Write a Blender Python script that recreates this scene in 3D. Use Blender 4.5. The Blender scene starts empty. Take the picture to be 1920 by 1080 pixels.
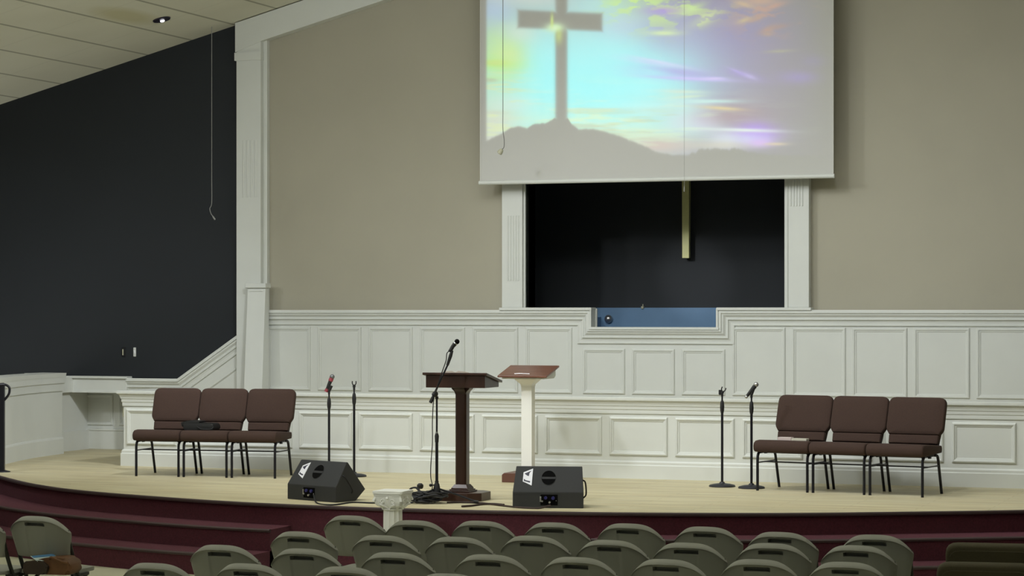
import bpy, bmesh, math, random
from mathutils import Vector, Matrix, noise
import numpy as np

# ------------------------------------------------------------------ scene, camera, world, lights
scene = bpy.context.scene
COL = scene.collection
A = math.radians(19.83)          # camera heading, turned from the wall's normal
SA, CA = math.sin(A), math.cos(A)
FPX = 4400.0                     # focal length in pixels of a 1920 wide frame
HC = 2.28                        # eye height above the hall floor
ZS = 0.56                        # height of the stage
YB = 25.30                       # face of the back wall
YL = 23.00                       # face of the choir wall
XM = -7.42                       # centre line of the room

cam_data = bpy.data.cameras.new('camera')
cam_data.sensor_width = 36.0
cam_data.lens = 36.0 * FPX / 1920.0
cam_data.shift_y = 42.0 / 1920.0
cam_data.clip_end = 200
cam = bpy.data.objects.new('camera', cam_data)
COL.objects.link(cam)
cam.location = (0, 0, HC)
cam.rotation_euler = (math.radians(90), 0, A)
scene.camera = cam

vs = scene.view_settings
vs.view_transform = 'Standard'
vs.look = 'None'
vs.gamma = 1.0
vs.use_curve_mapping = False
vs.exposure = 0.0
scene.cycles.use_denoising = True
scene.cycles.max_bounces = 6

world = bpy.data.worlds.new('world')
scene.world = world
world.use_nodes = True
world.node_tree.nodes['Background'].inputs[0].default_value = (0.93, 1.0, 0.86, 1)
world.node_tree.nodes['Background'].inputs[1].default_value = 0.10


def spot(loc, aim, power, size=70, radius=0.22, blend=0.9, col=(0.97, 1.0, 1.03)):
    d = bpy.data.lights.new('stage_or_fill_light', 'SPOT')
    d.energy = power
    d.spot_size = math.radians(size)
    d.spot_blend = blend
    d.shadow_soft_size = radius
    d.color = col
    o = bpy.data.objects.new('stage_or_fill_light', d)
    COL.objects.link(o)
    o.location = loc
    o.rotation_euler = (Vector(aim) - Vector(loc)).to_track_quat('-Z', 'Y').to_euler()
    return o


spot((-10.3, 18.3, 5.6), (-7.6, 23.0, 0.9), 420, 92)
spot((-14.2, 19.4, 4.4), (-13.0, 23.6, 0.7), 150, 110)
spot((-8.6, 20.2, 5.4), (-14.6, 23.6, 1.0), 720, 54)  # added spot, brightens the curved half wall
spot((-11.4, 18.6, 5.2), (-10.8, 23.6, 1.6), 150, 96)
spot((-7.0, 18.6, 6.3), (-5.6, 23.0, 1.0), 230, 96)
spot((-4.2, 18.6, 5.6), (-2.6, 23.4, 1.2), 300, 96)
spot((-8.5, 17.2, 6.2), (-7.6, 20.6, 0.3), 150, 90, 0.35)
spot((-9.6, 20.0, 4.9), (-7.48, 26.8, 2.72), 460, 8.5, 0.05, 1.0)  # narrow added spot that lifts the brass cross
spot((-9.6, 12.2, 5.0), (-7.5, 19.4, 1.0), 430, 24, 0.2)


UPFILL = 80


def zc0(x):
    return 7.06 - 0.262 * abs(x - XM)


def area(loc, aim, power, sx, sy, col):
    d = bpy.data.lights.new('fill_light', 'AREA')
    d.shape = 'RECTANGLE'
    d.size, d.size_y = sx, sy
    d.energy = power
    d.color = col
    o = bpy.data.objects.new('fill_light', d)
    COL.objects.link(o)
    o.location = loc
    o.rotation_euler = (Vector(aim) - Vector(loc)).to_track_quat('-Z', 'Y').to_euler()
    return o


area((-7.4, 19.6, 6.3), (-7.4, 24.6, 2.5), 185, 9.0, 1.6, (0.97, 1.0, 0.99))  # added wash to brighten the upper back wall
# added upward fills, hidden in the loft and behind the half wall
area((-7.4, 23.7, 0.9), (-7.4, 23.3, 9), 8, 9.5, 0.6, (0.98, 1.0, 0.96))
area((-16.6, 23.4, 0.9), (-15.8, 22.4, 9), 36, 2.6, 1.6, (0.98, 1.0, 0.96))
# added upward fills without fixtures, brightening the ceiling and the room
for lx_ in (-13.0, -7.4, -1.8):
    for ly_ in (6.0, 12.0, 17.2):
        area((lx_, ly_, zc0(lx_) - 1.15), (lx_, ly_, 9), UPFILL * (1.25 if lx_ < -10 else 1.0), 1.4, 3.0, (0.98, 1.0, 0.97))


# ------------------------------------------------------------------ helpers
def lin(c):
    return c / 12.92 if c <= 0.04045 else ((c + 0.055) / 1.055) ** 2.4


def rgb(r, g, b):
    return (lin(r / 255.0), lin(g / 255.0), lin(b / 255.0), 1.0)


def P(x, y, Y):
    """Point on the wall plane Y = const that the photograph shows at x, y."""
    xc = (x - 960) / FPX
    d = Y / (CA + xc * SA)
    return d * (-SA + xc * CA), HC - d * (y - 582) / FPX


def G(x, y, z=ZS):
    """Point on the level plane z = const that the photograph shows at x, y."""
    xc = (x - 960) / FPX
    d = FPX * (HC - z) / (y - 582)
    return d * (-SA + xc * CA), d * (CA + xc * SA)


def zc(X):
    """Height of the ceiling over X."""
    return 7.06 - 0.262 * abs(X - XM)


MATS = {}


def mat(name, col, rough=0.6, metal=0.0, noise_amt=0.0, noise_scale=8.0, bump=0.0, bump_scale=60.0, emit=None, strength=0.0, spec=0.5, stretch=None):
    if name in MATS:
        return MATS[name]
    m = bpy.data.materials.new(name)
    m.use_nodes = True
    nt = m.node_tree
    b = nt.nodes['Principled BSDF']
    b.inputs['Base Color'].default_value = col
    b.inputs['Roughness'].default_value = rough
    b.inputs['Metallic'].default_value = metal
    b.inputs['Specular IOR Level'].default_value = spec
    if emit:
        b.inputs['Emission Color'].default_value = emit
        b.inputs['Emission Strength'].default_value = strength
    tc = nt.nodes.new('ShaderNodeTexCoord')
    vec = tc.outputs['Object']
    if stretch:
        mp = nt.nodes.new('ShaderNodeMapping')
        mp.inputs['Scale'].default_value = stretch
        nt.links.new(vec, mp.inputs['Vector'])
        vec = mp.outputs['Vector']
    if noise_amt:
        n = nt.nodes.new('ShaderNodeTexNoise')
        n.inputs['Scale'].default_value = noise_scale
        n.inputs['Detail'].default_value = 5
        nt.links.new(vec, n.inputs['Vector'])
        cr = nt.nodes.new('ShaderNodeValToRGB')
        lo = [max(0.0, c * (1 - noise_amt)) for c in col[:3]] + [1]
        hi = [min(1.0, c * (1 + noise_amt)) for c in col[:3]] + [1]
        cr.color_ramp.elements[0].color = lo
        cr.color_ramp.elements[0].position = 0.3
        cr.color_ramp.elements[1].color = hi
        cr.color_ramp.elements[1].position = 0.7
        nt.links.new(n.outputs['Fac'], cr.inputs['Fac'])
        nt.links.new(cr.outputs['Color'], b.inputs['Base Color'])
    if bump:
        n2 = nt.nodes.new('ShaderNodeTexNoise')
        n2.inputs['Scale'].default_value = bump_scale
        n2.inputs['Detail'].default_value = 4
        nt.links.new(tc.outputs['Object'], n2.inputs['Vector'])
        bp = nt.nodes.new('ShaderNodeBump')
        bp.inputs['Strength'].default_value = bump
        bp.inputs['Distance'].default_value = 0.01
        nt.links.new(n2.outputs['Fac'], bp.inputs['Height'])
        nt.links.new(bp.outputs['Normal'], b.inputs['Normal'])
    MATS[name] = m
    return m


WHITE = mat('white_trim_paint', (0.66, 0.68, 0.65, 1), 0.45, noise_amt=0.02, noise_scale=3)
BEIGE = mat('beige_wall_paint', (0.40, 0.378, 0.302, 1), 0.85, noise_amt=0.03, noise_scale=1.2)
DARK = mat('charcoal_wall_paint', (0.0115, 0.0148, 0.0195, 1), 0.75, noise_amt=0.08, noise_scale=1.0)
BLACKWALL = mat('baptistry_dark_paint', (0.020, 0.0235, 0.028, 1), 0.75)
BLUE = mat('pool_blue_paint', (0.13, 0.25, 0.42, 1), 0.45, noise_amt=0.04, noise_scale=5)
MAROON = mat('maroon_carpet', (0.085, 0.017, 0.030, 1), 0.95, noise_amt=0.2, noise_scale=60, bump=0.4, bump_scale=200)
NOSE = mat('step_nosing', (0.055, 0.032, 0.034, 1), 0.6)
BROWN = mat('brown_upholstery', (0.048, 0.0245, 0.0172, 1), 0.9, noise_amt=0.12, noise_scale=120, bump=0.3, bump_scale=300)
BROWNSHADE = mat('brown_seam_fabric', (0.028, 0.017, 0.013, 1), 0.9)
OLIVE = mat('olive_brown_upholstery', (0.060, 0.050, 0.026, 1), 0.85, noise_amt=0.1, noise_scale=100)
BLACKMETAL = mat('black_metal', (0.012, 0.012, 0.018, 1), 0.4, 0.3)
DARKFRAME = mat('dark_grey_frame', (0.022, 0.023, 0.020, 1), 0.5, 0.3)
PLASTIC = mat('cream_plastic', (0.27, 0.272, 0.248, 1), 0.55, bump=0.1, bump_scale=400)
SPK = mat('speaker_black', (0.024, 0.025, 0.027, 1), 0.6, bump=0.5, bump_scale=500)
SPKDARK = mat('speaker_hole_black', (0.002, 0.002, 0.002, 1), 0.9, spec=0.1)
LOGO = mat('logo_white', (0.85, 0.85, 0.92, 1), 0.35)
STEEL = mat('steel', (0.55, 0.55, 0.56, 1), 0.3, 0.9)
CONNBLUE = mat('connector_blue', (0.03, 0.03, 0.16, 1), 0.35)
MAHOG = mat('mahogany', (0.042, 0.018, 0.012, 1), 0.3, noise_amt=0.35, noise_scale=9, stretch=(1, 1, 0.25))
MAHOGTOP = mat('mahogany_flat', (0.16, 0.065, 0.040, 1), 0.28, noise_amt=0.25, noise_scale=12, stretch=(0.3, 2, 1))
PLASTER = mat('white_plaster', (0.86, 0.86, 0.83, 1), 0.55)
BRASS = mat('brass', (0.82, 0.80, 0.36, 1), 0.38, 0.0, noise_amt=0.05)
RUBBER = mat('black_rubber', (0.010, 0.010, 0.012, 1), 0.6)
CABLEBROWN = mat('brown_cable', (0.035, 0.018, 0.016, 1), 0.6)
PAPER = mat('paper', (0.72, 0.70, 0.64, 1), 0.8)
LEATHER = mat('tan_leather', (0.13, 0.055, 0.020, 1), 0.6, noise_amt=0.3, noise_scale=9)
LEATHERDARK = mat('dark_leather', (0.035, 0.020, 0.013, 1), 0.6)
BLACKLEATHER = mat('black_leather', (0.006, 0.006, 0.007, 1), 0.55)
PINKTAPE = mat('red_microphone_ring', (0.30, 0.05, 0.07, 1), 0.5)
MESHGREY = mat('microphone_grille', (0.20, 0.21, 0.22, 1), 0.45, 0.6)
WIRE = mat('grey_wire', (0.10, 0.10, 0.09, 1), 0.6)
PHOTOBLUE = mat('leaflet_blue', (0.08, 0.22, 0.42, 1), 0.6)
SWITCHDARK = mat('dark_switch_plate', (0.012, 0.013, 0.015, 1), 0.4)
IVORY = mat('ivory_plastic', (0.45, 0.44, 0.32, 1), 0.5)


def new_obj(name, bm, m, parent=None, smooth=False, angle=40):
    me = bpy.data.meshes.new(name)
    bmesh.ops.recalc_face_normals(bm, faces=bm.faces[:])
    bm.to_mesh(me)
    bm.free()
    mats = m if isinstance(m, (list, tuple)) else [m]
    for x in mats:
        me.materials.append(x)
    if smooth:
        for p in me.polygons:
            p.use_smooth = True
        me.set_sharp_from_angle(angle=math.radians(angle))
    o = bpy.data.objects.new(name, me)
    COL.objects.link(o)
    if parent:
        o.parent = parent
    return o


def tag(o, label, cat, group=None, kind=None):
    o['label'] = label
    o['category'] = cat
    if group:
        o['group'] = group
    if kind:
        o['kind'] = kind
    return o


def struct(o, label=None):
    o['kind'] = 'structure'
    if label:
        o['label'] = label
    return o


def thing(name, label, cat, loc=(0, 0, 0), rz=0.0, group=None):
    o = bpy.data.objects.new(name, None)
    o.empty_display_size = 0.1
    COL.objects.link(o)
    o.location = loc
    o.rotation_euler = (0, 0, rz)
    return tag(o, label, cat, group)


def kids(o):
    return [c for c in COL.objects if c.parent == o]


def copy_tree(o, loc, rz, label, group=None):
    def rec(src, par):
        c = src.copy()
        COL.objects.link(c)
        c.parent = par
        for ch in children[src.name]:
            rec(ch, c)
        return c
    children = {}
    for x in list(COL.objects):
        children.setdefault(x.name, [])
    for x in list(COL.objects):
        if x.parent:
            children[x.parent.name].append(x)
    r = rec(o, None)
    r.location = loc
    r.rotation_euler = (0, 0, rz)
    r['label'] = label
    if group:
        r['group'] = group
    return r


def add_box(bm, x0, x1, y0, y1, z0, z1, bev=0.0, mi=0):
    before = set(bm.faces)
    r = bmesh.ops.create_cube(bm, size=1)
    vv = r['verts']
    bmesh.ops.scale(bm, vec=(x1 - x0, y1 - y0, z1 - z0), verts=vv)
    bmesh.ops.translate(bm, vec=((x0 + x1) / 2, (y0 + y1) / 2, (z0 + z1) / 2), verts=vv)
    if bev:
        ed = list({e for v in vv for e in v.link_edges})
        bmesh.ops.bevel(bm, geom=ed, offset=bev, segments=3, affect='EDGES', profile=0.5)
    if mi:
        for f in bm.faces:
            if f not in before:
                f.material_index = mi


def add_prism(bm, pts, axis, a, b, bev=0.0, seg=2):
    """Closed 2-D outline extruded along an axis. axis 'y': pts are (x,z); 'x': (y,z); 'z': (x,y)."""
    def mk(p, t):
        if axis == 'y':
            return (p[0], t, p[1])
        if axis == 'x':
            return (t, p[0], p[1])
        return (p[0], p[1], t)
    va = [bm.verts.new(mk(p, a)) for p in pts]
    vb = [bm.verts.new(mk(p, b)) for p in pts]
    n = len(pts)
    fs = [bm.faces.new(va), bm.faces.new(vb[::-1])]
    for i in range(n):
        fs.append(bm.faces.new((va[i], vb[i], vb[(i + 1) % n], va[(i + 1) % n])))
    if bev:
        ed = list({e for f in fs for e in f.edges})
        bmesh.ops.bevel(bm, geom=ed, offset=bev, segments=seg, affect='EDGES', profile=0.5)


def catmull(pts, n=8, closed=False):
    pts = [Vector(p) for p in pts]
    out = []
    m = len(pts)
    for i in range(m - 1 if not closed else m):
        p0 = pts[i - 1] if (i > 0 or closed) else pts[0] * 2 - pts[1]
        p1 = pts[i]
        p2 = pts[(i + 1) % m]
        p3 = pts[(i + 2) % m] if (i + 2 < m or closed) else pts[-1] * 2 - pts[-2]
        for k in range(n):
            t = k / n
            out.append(0.5 * ((2 * p1) + (p2 - p0) * t + (2 * p0 - 5 * p1 + 4 * p2 - p3) * t * t + (3 * p1 - p0 - 3 * p2 + p3) * t ** 3))
    if not closed:
        out.append(pts[-1])
    return out


def add_tube(bm, path, r, seg=10, cap=True, radii=None, closed=False):
    path = [Vector(p) for p in path]
    n = len(path)
    rings = []
    up = None
    for i, p in enumerate(path):
        if closed:
            t = (path[(i + 1) % n] - path[i - 1]).normalized()
        elif i == 0:
            t = (path[1] - p).normalized()
        elif i == n - 1:
            t = (p - path[i - 1]).normalized()
        else:
            t = ((path[i + 1] - p).normalized() + (p - path[i - 1]).normalized())
            t = t.normalized() if t.length > 1e-6 else (path[i + 1] - p).normalized()
        if up is None:
            up = Vector((0, 0, 1)) if abs(t.z) < 0.9 else Vector((1, 0, 0))
        s = t.cross(up)
        if s.length < 1e-6:
            s = t.cross(Vector((0, 1, 0)))
        s.normalize()
        up = s.cross(t).normalized()
        rr = radii[i] if radii else r
        rings.append([bm.verts.new(p + (s * math.cos(k * 2 * math.pi / seg) + up * math.sin(k * 2 * math.pi / seg)) * rr) for k in range(seg)])
    for i in range(n - 1 if not closed else n):
        a_, b_ = rings[i], rings[(i + 1) % n]
        for k in range(seg):
            bm.faces.new((a_[k], a_[(k + 1) % seg], b_[(k + 1) % seg], b_[k]))
    if cap and not closed:
        bm.faces.new(rings[0])
        bm.faces.new(rings[-1][::-1])


def add_lathe(bm, prof, seg=32, c=(0, 0, 0), sx=1, sy=1, rot=None):
    """prof: (radius, z) from bottom to top round a vertical axis."""
    rings = []
    M = rot if rot is not None else Matrix.Identity(3)
    cv = Vector(c)
    for r, z in prof:
        rings.append([bm.verts.new(cv + M @ Vector((r * sx * math.cos(k * 2 * math.pi / seg), r * sy * math.sin(k * 2 * math.pi / seg), z))) for k in range(seg)])
    for i in range(len(rings) - 1):
        for k in range(seg):
            bm.faces.new((rings[i][k], rings[i][(k + 1) % seg], rings[i + 1][(k + 1) % seg], rings[i + 1][k]))
    bm.faces.new(rings[0][::-1])
    bm.faces.new(rings[-1])


def sweep2d(bm, path, prof, mapf, closed_prof=True, caps=True):
    """Mitred sweep. path: 2-D points; prof: (offset to the outer side of the path, other); mapf(px, py, other)."""
    n = len(path)
    nr = []
    for i in range(n - 1):
        dx, dy = path[i + 1][0] - path[i][0], path[i + 1][1] - path[i][1]
        l = math.hypot(dx, dy)
        nr.append((dy / l, -dx / l))
    rings = []
    for i, p in enumerate(path):
        if i == 0:
            m = nr[0]
        elif i == n - 1:
            m = nr[-1]
        else:
            a_, b_ = nr[i - 1], nr[i]
            k = 1 + a_[0] * b_[0] + a_[1] * b_[1]
            m = ((a_[0] + b_[0]) / k, (a_[1] + b_[1]) / k)
        rings.append([bm.verts.new(mapf(p[0] + o * m[0], p[1] + o * m[1], q)) for o, q in prof])
    k = len(prof)
    for i in range(n - 1):
        for j in range(k if closed_prof else k - 1):
            bm.faces.new((rings[i][j], rings[i][(j + 1) % k], rings[i + 1][(j + 1) % k], rings[i + 1][j]))
    if caps and closed_prof:
        bm.faces.new(rings[0])
        bm.faces.new(rings[-1][::-1])


def panel_ring(bm, x0, x1, z0, z1, y, w=0.045, h=0.018):
    """Raised picture-frame moulding on a wall facing -Y."""
    prof = [(0.0, 0.0), (0.10, 0.75), (0.28, 1.0), (0.5, 0.9), (0.62, 0.45), (0.85, 0.35), (1.0, -0.15)]
    rings = []
    for t, d in prof:
        o = t * w
        yy = y - d * h
        rings.append([bm.verts.new(v) for v in ((x0 + o, yy, z0 + o), (x1 - o, yy, z0 + o), (x1 - o, yy, z1 - o), (x0 + o, yy, z1 - o))])
    for i in range(len(rings) - 1):
        for k in range(4):
            bm.faces.new((rings[i][k], rings[i][(k + 1) % 4], rings[i + 1][(k + 1) % 4], rings[i + 1][k]))


CROWN = [(-0.005, 0.0), (-0.005, 0.115), (0.012, 0.13), (0.03, 0.13), (0.036, 0.105), (0.052, 0.10), (0.075, 0.062), (0.086, 0.058), (0.09, 0.072),
         (0.103, 0.072), (0.108, 0.045), (0.13, 0.03), (0.15, 0.028), (0.158, 0.036), (0.168, 0.034), (0.175, 0.0)]   # (drop below the top, projection)


CROWN = [(a_, b_ * 0.62) for a_, b_ in CROWN]


# ------------------------------------------------------------------ floors
random.seed(4)


def stage_mat():
    m = bpy.data.materials.new('stage_floor_vinyl')
    m.use_nodes = True
    nt = m.node_tree
    b = nt.nodes['Principled BSDF']
    b.inputs['Roughness'].default_value = 0.5
    b.inputs['Specular IOR Level'].default_value = 0.35
    tc = nt.nodes.new('ShaderNodeTexCoord')
    mp = nt.nodes.new('ShaderNodeMapping')
    mp.inputs['Scale'].default_value = (0.55, 5.0, 1)
    nt.links.new(tc.outputs['Object'], mp.inputs['Vector'])
    n = nt.nodes.new('ShaderNodeTexNoise')
    n.inputs['Scale'].default_value = 2.0
    n.inputs['Detail'].default_value = 6
    nt.links.new(mp.outputs['Vector'], n.inputs['Vector'])
    cr = nt.nodes.new('ShaderNodeValToRGB')
    cr.color_ramp.elements[0].color = (0.50, 0.43, 0.27, 1)
    cr.color_ramp.elements[0].position = 0.32
    cr.color_ramp.elements[1].color = (0.64, 0.59, 0.40, 1)
    cr.color_ramp.elements[1].position = 0.66
    nt.links.new(n.outputs['Fac'], cr.inputs['Fac'])
    br = nt.nodes.new('ShaderNodeTexBrick')
    br.inputs['Scale'].default_value = 1.0
    br.inputs['Mortar Size'].default_value = 0.004
    br.inputs['Brick Width'].default_value = 1.2
    br.inputs['Row Height'].default_value = 0.15
    br.inputs['Color1'].default_value = (0.93, 0.93, 0.93, 1)
    br.inputs['Color2'].default_value = (1.0, 0.98, 0.95, 1)
    br.inputs['Mortar'].default_value = (0.78, 0.74, 0.66, 1)
    nt.links.new(tc.outputs['Object'], br.inputs['Vector'])
    mx = nt.nodes.new('ShaderNodeMixRGB')
    mx.blend_type = 'MULTIPLY'
    mx.inputs[0].default_value = 1
    nt.links.new(cr.outputs['Color'], mx.inputs[1])
    nt.links.new(br.outputs['Color'], mx.inputs[2])
    nt.links.new(mx.outputs['Color'], b.inputs['Base Color'])
    return m


STAGEFLOOR = stage_mat()
HALLFLOOR = mat('hall_floor_cream', (0.46, 0.45, 0.33, 1), 0.6, noise_amt=0.06, noise_scale=1.5)

bm = bmesh.new()
add_box(bm, -20.2, 5.5, -1.5, 28.6, -0.1, 0.0)
struct(new_obj('floor', bm, HALLFLOOR))

# front edge of the stage in plan, a shallow bow that swings back at both ends
EDGE = [(-20.2, 24.6), (-17.5, 23.9), (-14.65, 22.45), (-13.25, 21.09), (-12.34, 20.25), (-11.44, 19.66), (-10.3, 19.22), (-9.5, 18.99), (-8.65, 18.87),
        (-7.7, 18.84), (-6.85, 18.92), (-6.0, 19.06), (-5.3, 19.25), (-4.45, 19.56), (-3.62, 19.98), (-2.7, 20.50), (-1.6, 21.2), (-0.2, 22.6), (2.0, 23.9), (5.4, 24.6)]
edge = [(v.x, v.y) for v in catmull([(p[0], p[1], 0) for p in EDGE], 6)]


def offset(path, o):
    out = []
    n = len(path)
    for i in range(n):
        a_, b_ = path[max(0, i - 1)], path[min(n - 1, i + 1)]
        dx, dy = b_[0] - a_[0], b_[1] - a_[1]
        l = math.hypot(dx, dy)
        out.append((path[i][0] + o * dy / l, path[i][1] - o * dx / l))
    return out


bm = bmesh.new()
back = [(5.4, 28.2), (-20.1, 28.2)]
add_prism(bm, edge + back, 'z', ZS - 0.028, ZS)
stage = new_obj('stage', bm, STAGEFLOOR)
struct(stage, 'pale wood-look stage floor')
bm = bmesh.new()
add_prism(bm, offset(edge, -0.012) + [(5.4, 28.1), (-20.1, 28.1)], 'z', 0.0, ZS - 0.028)
new_obj('riser', bm, MAROON, stage)
bm = bmesh.new()
sweep2d(bm, edge, [(0.0, ZS - 0.028), (0.016, ZS - 0.025), (0.018, ZS - 0.008), (0.014, ZS + 0.002), (-0.02, ZS + 0.002), (-0.02, ZS - 0.028)], lambda x, y, z: (x, y, z))
new_obj('nosing', bm, NOSE, stage)


def steps(x0, x1, name):
    root = thing(name, '', 'steps')
    del root['category'], root['label']
    struct(root, 'maroon carpeted steps up to the stage')
    for k, (w, z) in enumerate(((0.42, ZS * 2 / 3), (0.84, ZS / 3))):
        inner = [p for p in edge if x0 <= p[0] <= x1]
        a0 = np.interp([x0, x1], [p[0] for p in edge], [p[1] for p in edge])
        if inner[0][0] > x0 + 1e-3:
            inner = [(x0, float(a0[0]))] + inner
        if inner[-1][0] < x1 - 1e-3:
            inner = inner + [(x1, float(a0[1]))]
        outer = offset(inner, w)
        if x0 > -12:
            outer[0] = (x0, inner[0][1] - w)
            outer = [outer[0]] + [p for p in outer[1:] if p[0] > x0 + 0.01]
        if x1 < -4:
            outer[-1] = (x1, inner[-1][1] - w)
            outer = [p for p in outer[:-1] if p[0] < x1 - 0.01] + [outer[-1]]
        bm = bmesh.new()
        add_prism(bm, outer + [(p[0], p[1] + 0.1) for p in inner[::-1]], 'z', 0.0, z)
        new_obj('step', bm, MAROON, root)
        bm = bmesh.new()
        sweep2d(bm, outer, [(-0.005, z - 0.025), (0.010, z - 0.022), (0.012, z - 0.006), (0.004, z + 0.004), (-0.02, z + 0.004), (-0.02, z - 0.025)], lambda x, y, zz: (x, y, zz))
        new_obj('nosing', bm, NOSE, root)


steps(-14.6, -8.90, 'stage_steps')
steps(-6.02, -0.9, 'stage_steps')

# ------------------------------------------------------------------ ceiling
def ceil_mat():
    m = bpy.data.materials.new('ceiling_tiles')
    m.use_nodes = True
    nt = m.node_tree
    b = nt.nodes['Principled BSDF']
    b.inputs['Roughness'].default_value = 0.9
    tc = nt.nodes.new('ShaderNodeTexCoord')
    sp = nt.nodes.new('ShaderNodeSeparateXYZ')
    nt.links.new(tc.outputs['Object'], sp.inputs[0])

    def line(sock, period, phase, width):
        a1 = nt.nodes.new('ShaderNodeMath'); a1.operation = 'ADD'; a1.inputs[1].default_value = phase + 100 * period
        nt.links.new(sock, a1.inputs[0])
        a2 = nt.nodes.new('ShaderNodeMath'); a2.operation = 'MODULO'; a2.inputs[1].default_value = period
        nt.links.new(a1.outputs[0], a2.inputs[0])
        a3 = nt.nodes.new('ShaderNodeMath'); a3.operation = 'LESS_THAN'; a3.inputs[1].default_value = width
        nt.links.new(a2.outputs[0], a3.inputs[0])
        return a3.outputs[0]
    l1 = line(sp.outputs['X'], 0.597, -(P(357, 72, YB)[0] % 0.597) , 0.03)
    l2 = line(sp.outputs['Y'], 1.22, 0.3, 0.03)
    n = nt.nodes.new('ShaderNodeTexNoise')
    n.inputs['Scale'].default_value = 1.3
    nt.links.new(tc.outputs['Object'], n.inputs['Vector'])
    cr = nt.nodes.new('ShaderNodeValToRGB')
    cr.color_ramp.elements[0].color = (0.62, 0.61, 0.50, 1)
    cr.color_ramp.elements[1].color = (0.70, 0.69, 0.58, 1)
    nt.links.new(n.outputs['Fac'], cr.inputs['Fac'])
    m1 = nt.nodes.new('ShaderNodeMixRGB'); m1.inputs[2].default_value = (0.25, 0.25, 0.19, 1)
    s1 = nt.nodes.new('ShaderNodeMath'); s1.operation = 'MULTIPLY'; s1.inputs[1].default_value = 0.75
    nt.links.new(l1, s1.inputs[0]); nt.links.new(s1.outputs[0], m1.inputs[0]); nt.links.new(cr.outputs['Color'], m1.inputs[1])
    m2 = nt.nodes.new('ShaderNodeMixRGB'); m2.inputs[2].default_value = (0.30, 0.30, 0.24, 1)
    s2 = nt.nodes.new('ShaderNodeMath'); s2.operation = 'MULTIPLY'; s2.inputs[1].default_value = 0.10
    nt.links.new(l2, s2.inputs[0]); nt.links.new(s2.outputs[0], m2.inputs[0]); nt.links.new(m1.outputs['Color'], m2.inputs[1])
    # a yellowed water stain with its own outline
    xs, ys, zs = ceil_hit(236, 30)
    vd = nt.nodes.new('ShaderNodeVectorMath'); vd.operation = 'SUBTRACT'; vd.inputs[1].default_value = (xs, ys, zs)
    nt.links.new(tc.outputs['Object'], vd.inputs[0])
    vm = nt.nodes.new('ShaderNodeVectorMath'); vm.operation = 'MULTIPLY'; vm.inputs[1].default_value = (4.5, 1.2, 0)
    nt.links.new(vd.outputs[0], vm.inputs[0])
    vl = nt.nodes.new('ShaderNodeVectorMath'); vl.operation = 'LENGTH'
    nt.links.new(vm.outputs[0], vl.inputs[0])
    mr = nt.nodes.new('ShaderNodeMapRange'); mr.inputs[1].default_value = 0.4; mr.inputs[2].default_value = 1.0; mr.inputs[3].default_value = 0.55; mr.inputs[4].default_value = 0.0
    nt.links.new(vl.outputs['Value'], mr.inputs[0])
    m3 = nt.nodes.new('ShaderNodeMixRGB'); m3.inputs[2].default_value = (0.46, 0.42, 0.18, 1)
    nt.links.new(mr.outputs[0], m3.inputs[0]); nt.links.new(m2.outputs['Color'], m3.inputs[1])
    nt.links.new(m3.outputs['Color'], b.inputs['Base Color'])
    return m


def ceil_hit(x, y):
    """Where the line of sight through x, y meets the sloped ceiling."""
    xc = (x - 960) / FPX
    dx, dy, dz = -SA + xc * CA, CA + xc * SA, -(y - 582) / FPX
    # z = 7.06 + 0.262 (X - XM) on the half left of the ridge
    t = (7.06 - 0.262 * XM - HC) / (dz - 0.262 * dx)
    return dx * t, dy * t, HC + dz * t


bm = bmesh.new()
for xa, xb in ((-20.2, XM), (XM, 5.4)):
    add_prism(bm, [(xa, zc(xa)), (xb, zc(xb)), (xb, zc(xb) + 0.08), (xa, zc(xa) + 0.08)], 'y', -1.5, 28.4)
struct(new_obj('ceiling', bm, ceil_mat()))

# side walls of the hall and its back
bm = bmesh.new()
add_box(bm, -20.3, -20.15, -1.5, 28.4, 0, 3.75)
struct(new_obj('wall_left', bm, DARK))
bm = bmesh.new()
add_box(bm, 5.35, 5.5, -1.5, 28.4, 0, 3.75)
struct(new_obj('wall_right', bm, DARK))

# ------------------------------------------------------------------ back wall
OX0, OX1, OZ1 = -8.93, -5.925, 4.9          # opening of the baptistry
NX0, NX1, NZ = -8.146, -6.658, 2.075         # the dip in the ledge in front of the pool
T = 0.25
bm = bmesh.new()
add_prism(bm, [(-12.5, 2.2), (OX0, 2.2), (OX0, zc(OX0)), (-12.5, zc(-12.5))], 'y', YB, YB + T)
add_prism(bm, [(OX0, OZ1), (OX1, OZ1), (OX1, zc(OX1)), (XM, zc(XM)), (OX0, zc(OX0))], 'y', YB, YB + T)
add_prism(bm, [(OX1, 2.2), (-2.34, 2.2), (-2.34, zc(-2.34)), (OX1, zc(OX1))], 'y', YB, YB + T)
struct(new_obj('wall_back', bm, BEIGE))

bm = bmesh.new()
add_prism(bm, [(-20.15, 1.3), (-12.5, 1.3), (-12.5, zc(-12.5)), (-20.15, zc(-20.15))], 'y', YB, YB + T)
add_prism(bm, [(-2.34, 0.5), (5.35, 0.5), (5.35, zc(5.35)), (-2.34, zc(-2.34))], 'y', YB, YB + T)
struct(new_obj('wall_dark', bm, DARK), 'dark charcoal wall beside the white frame')

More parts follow.
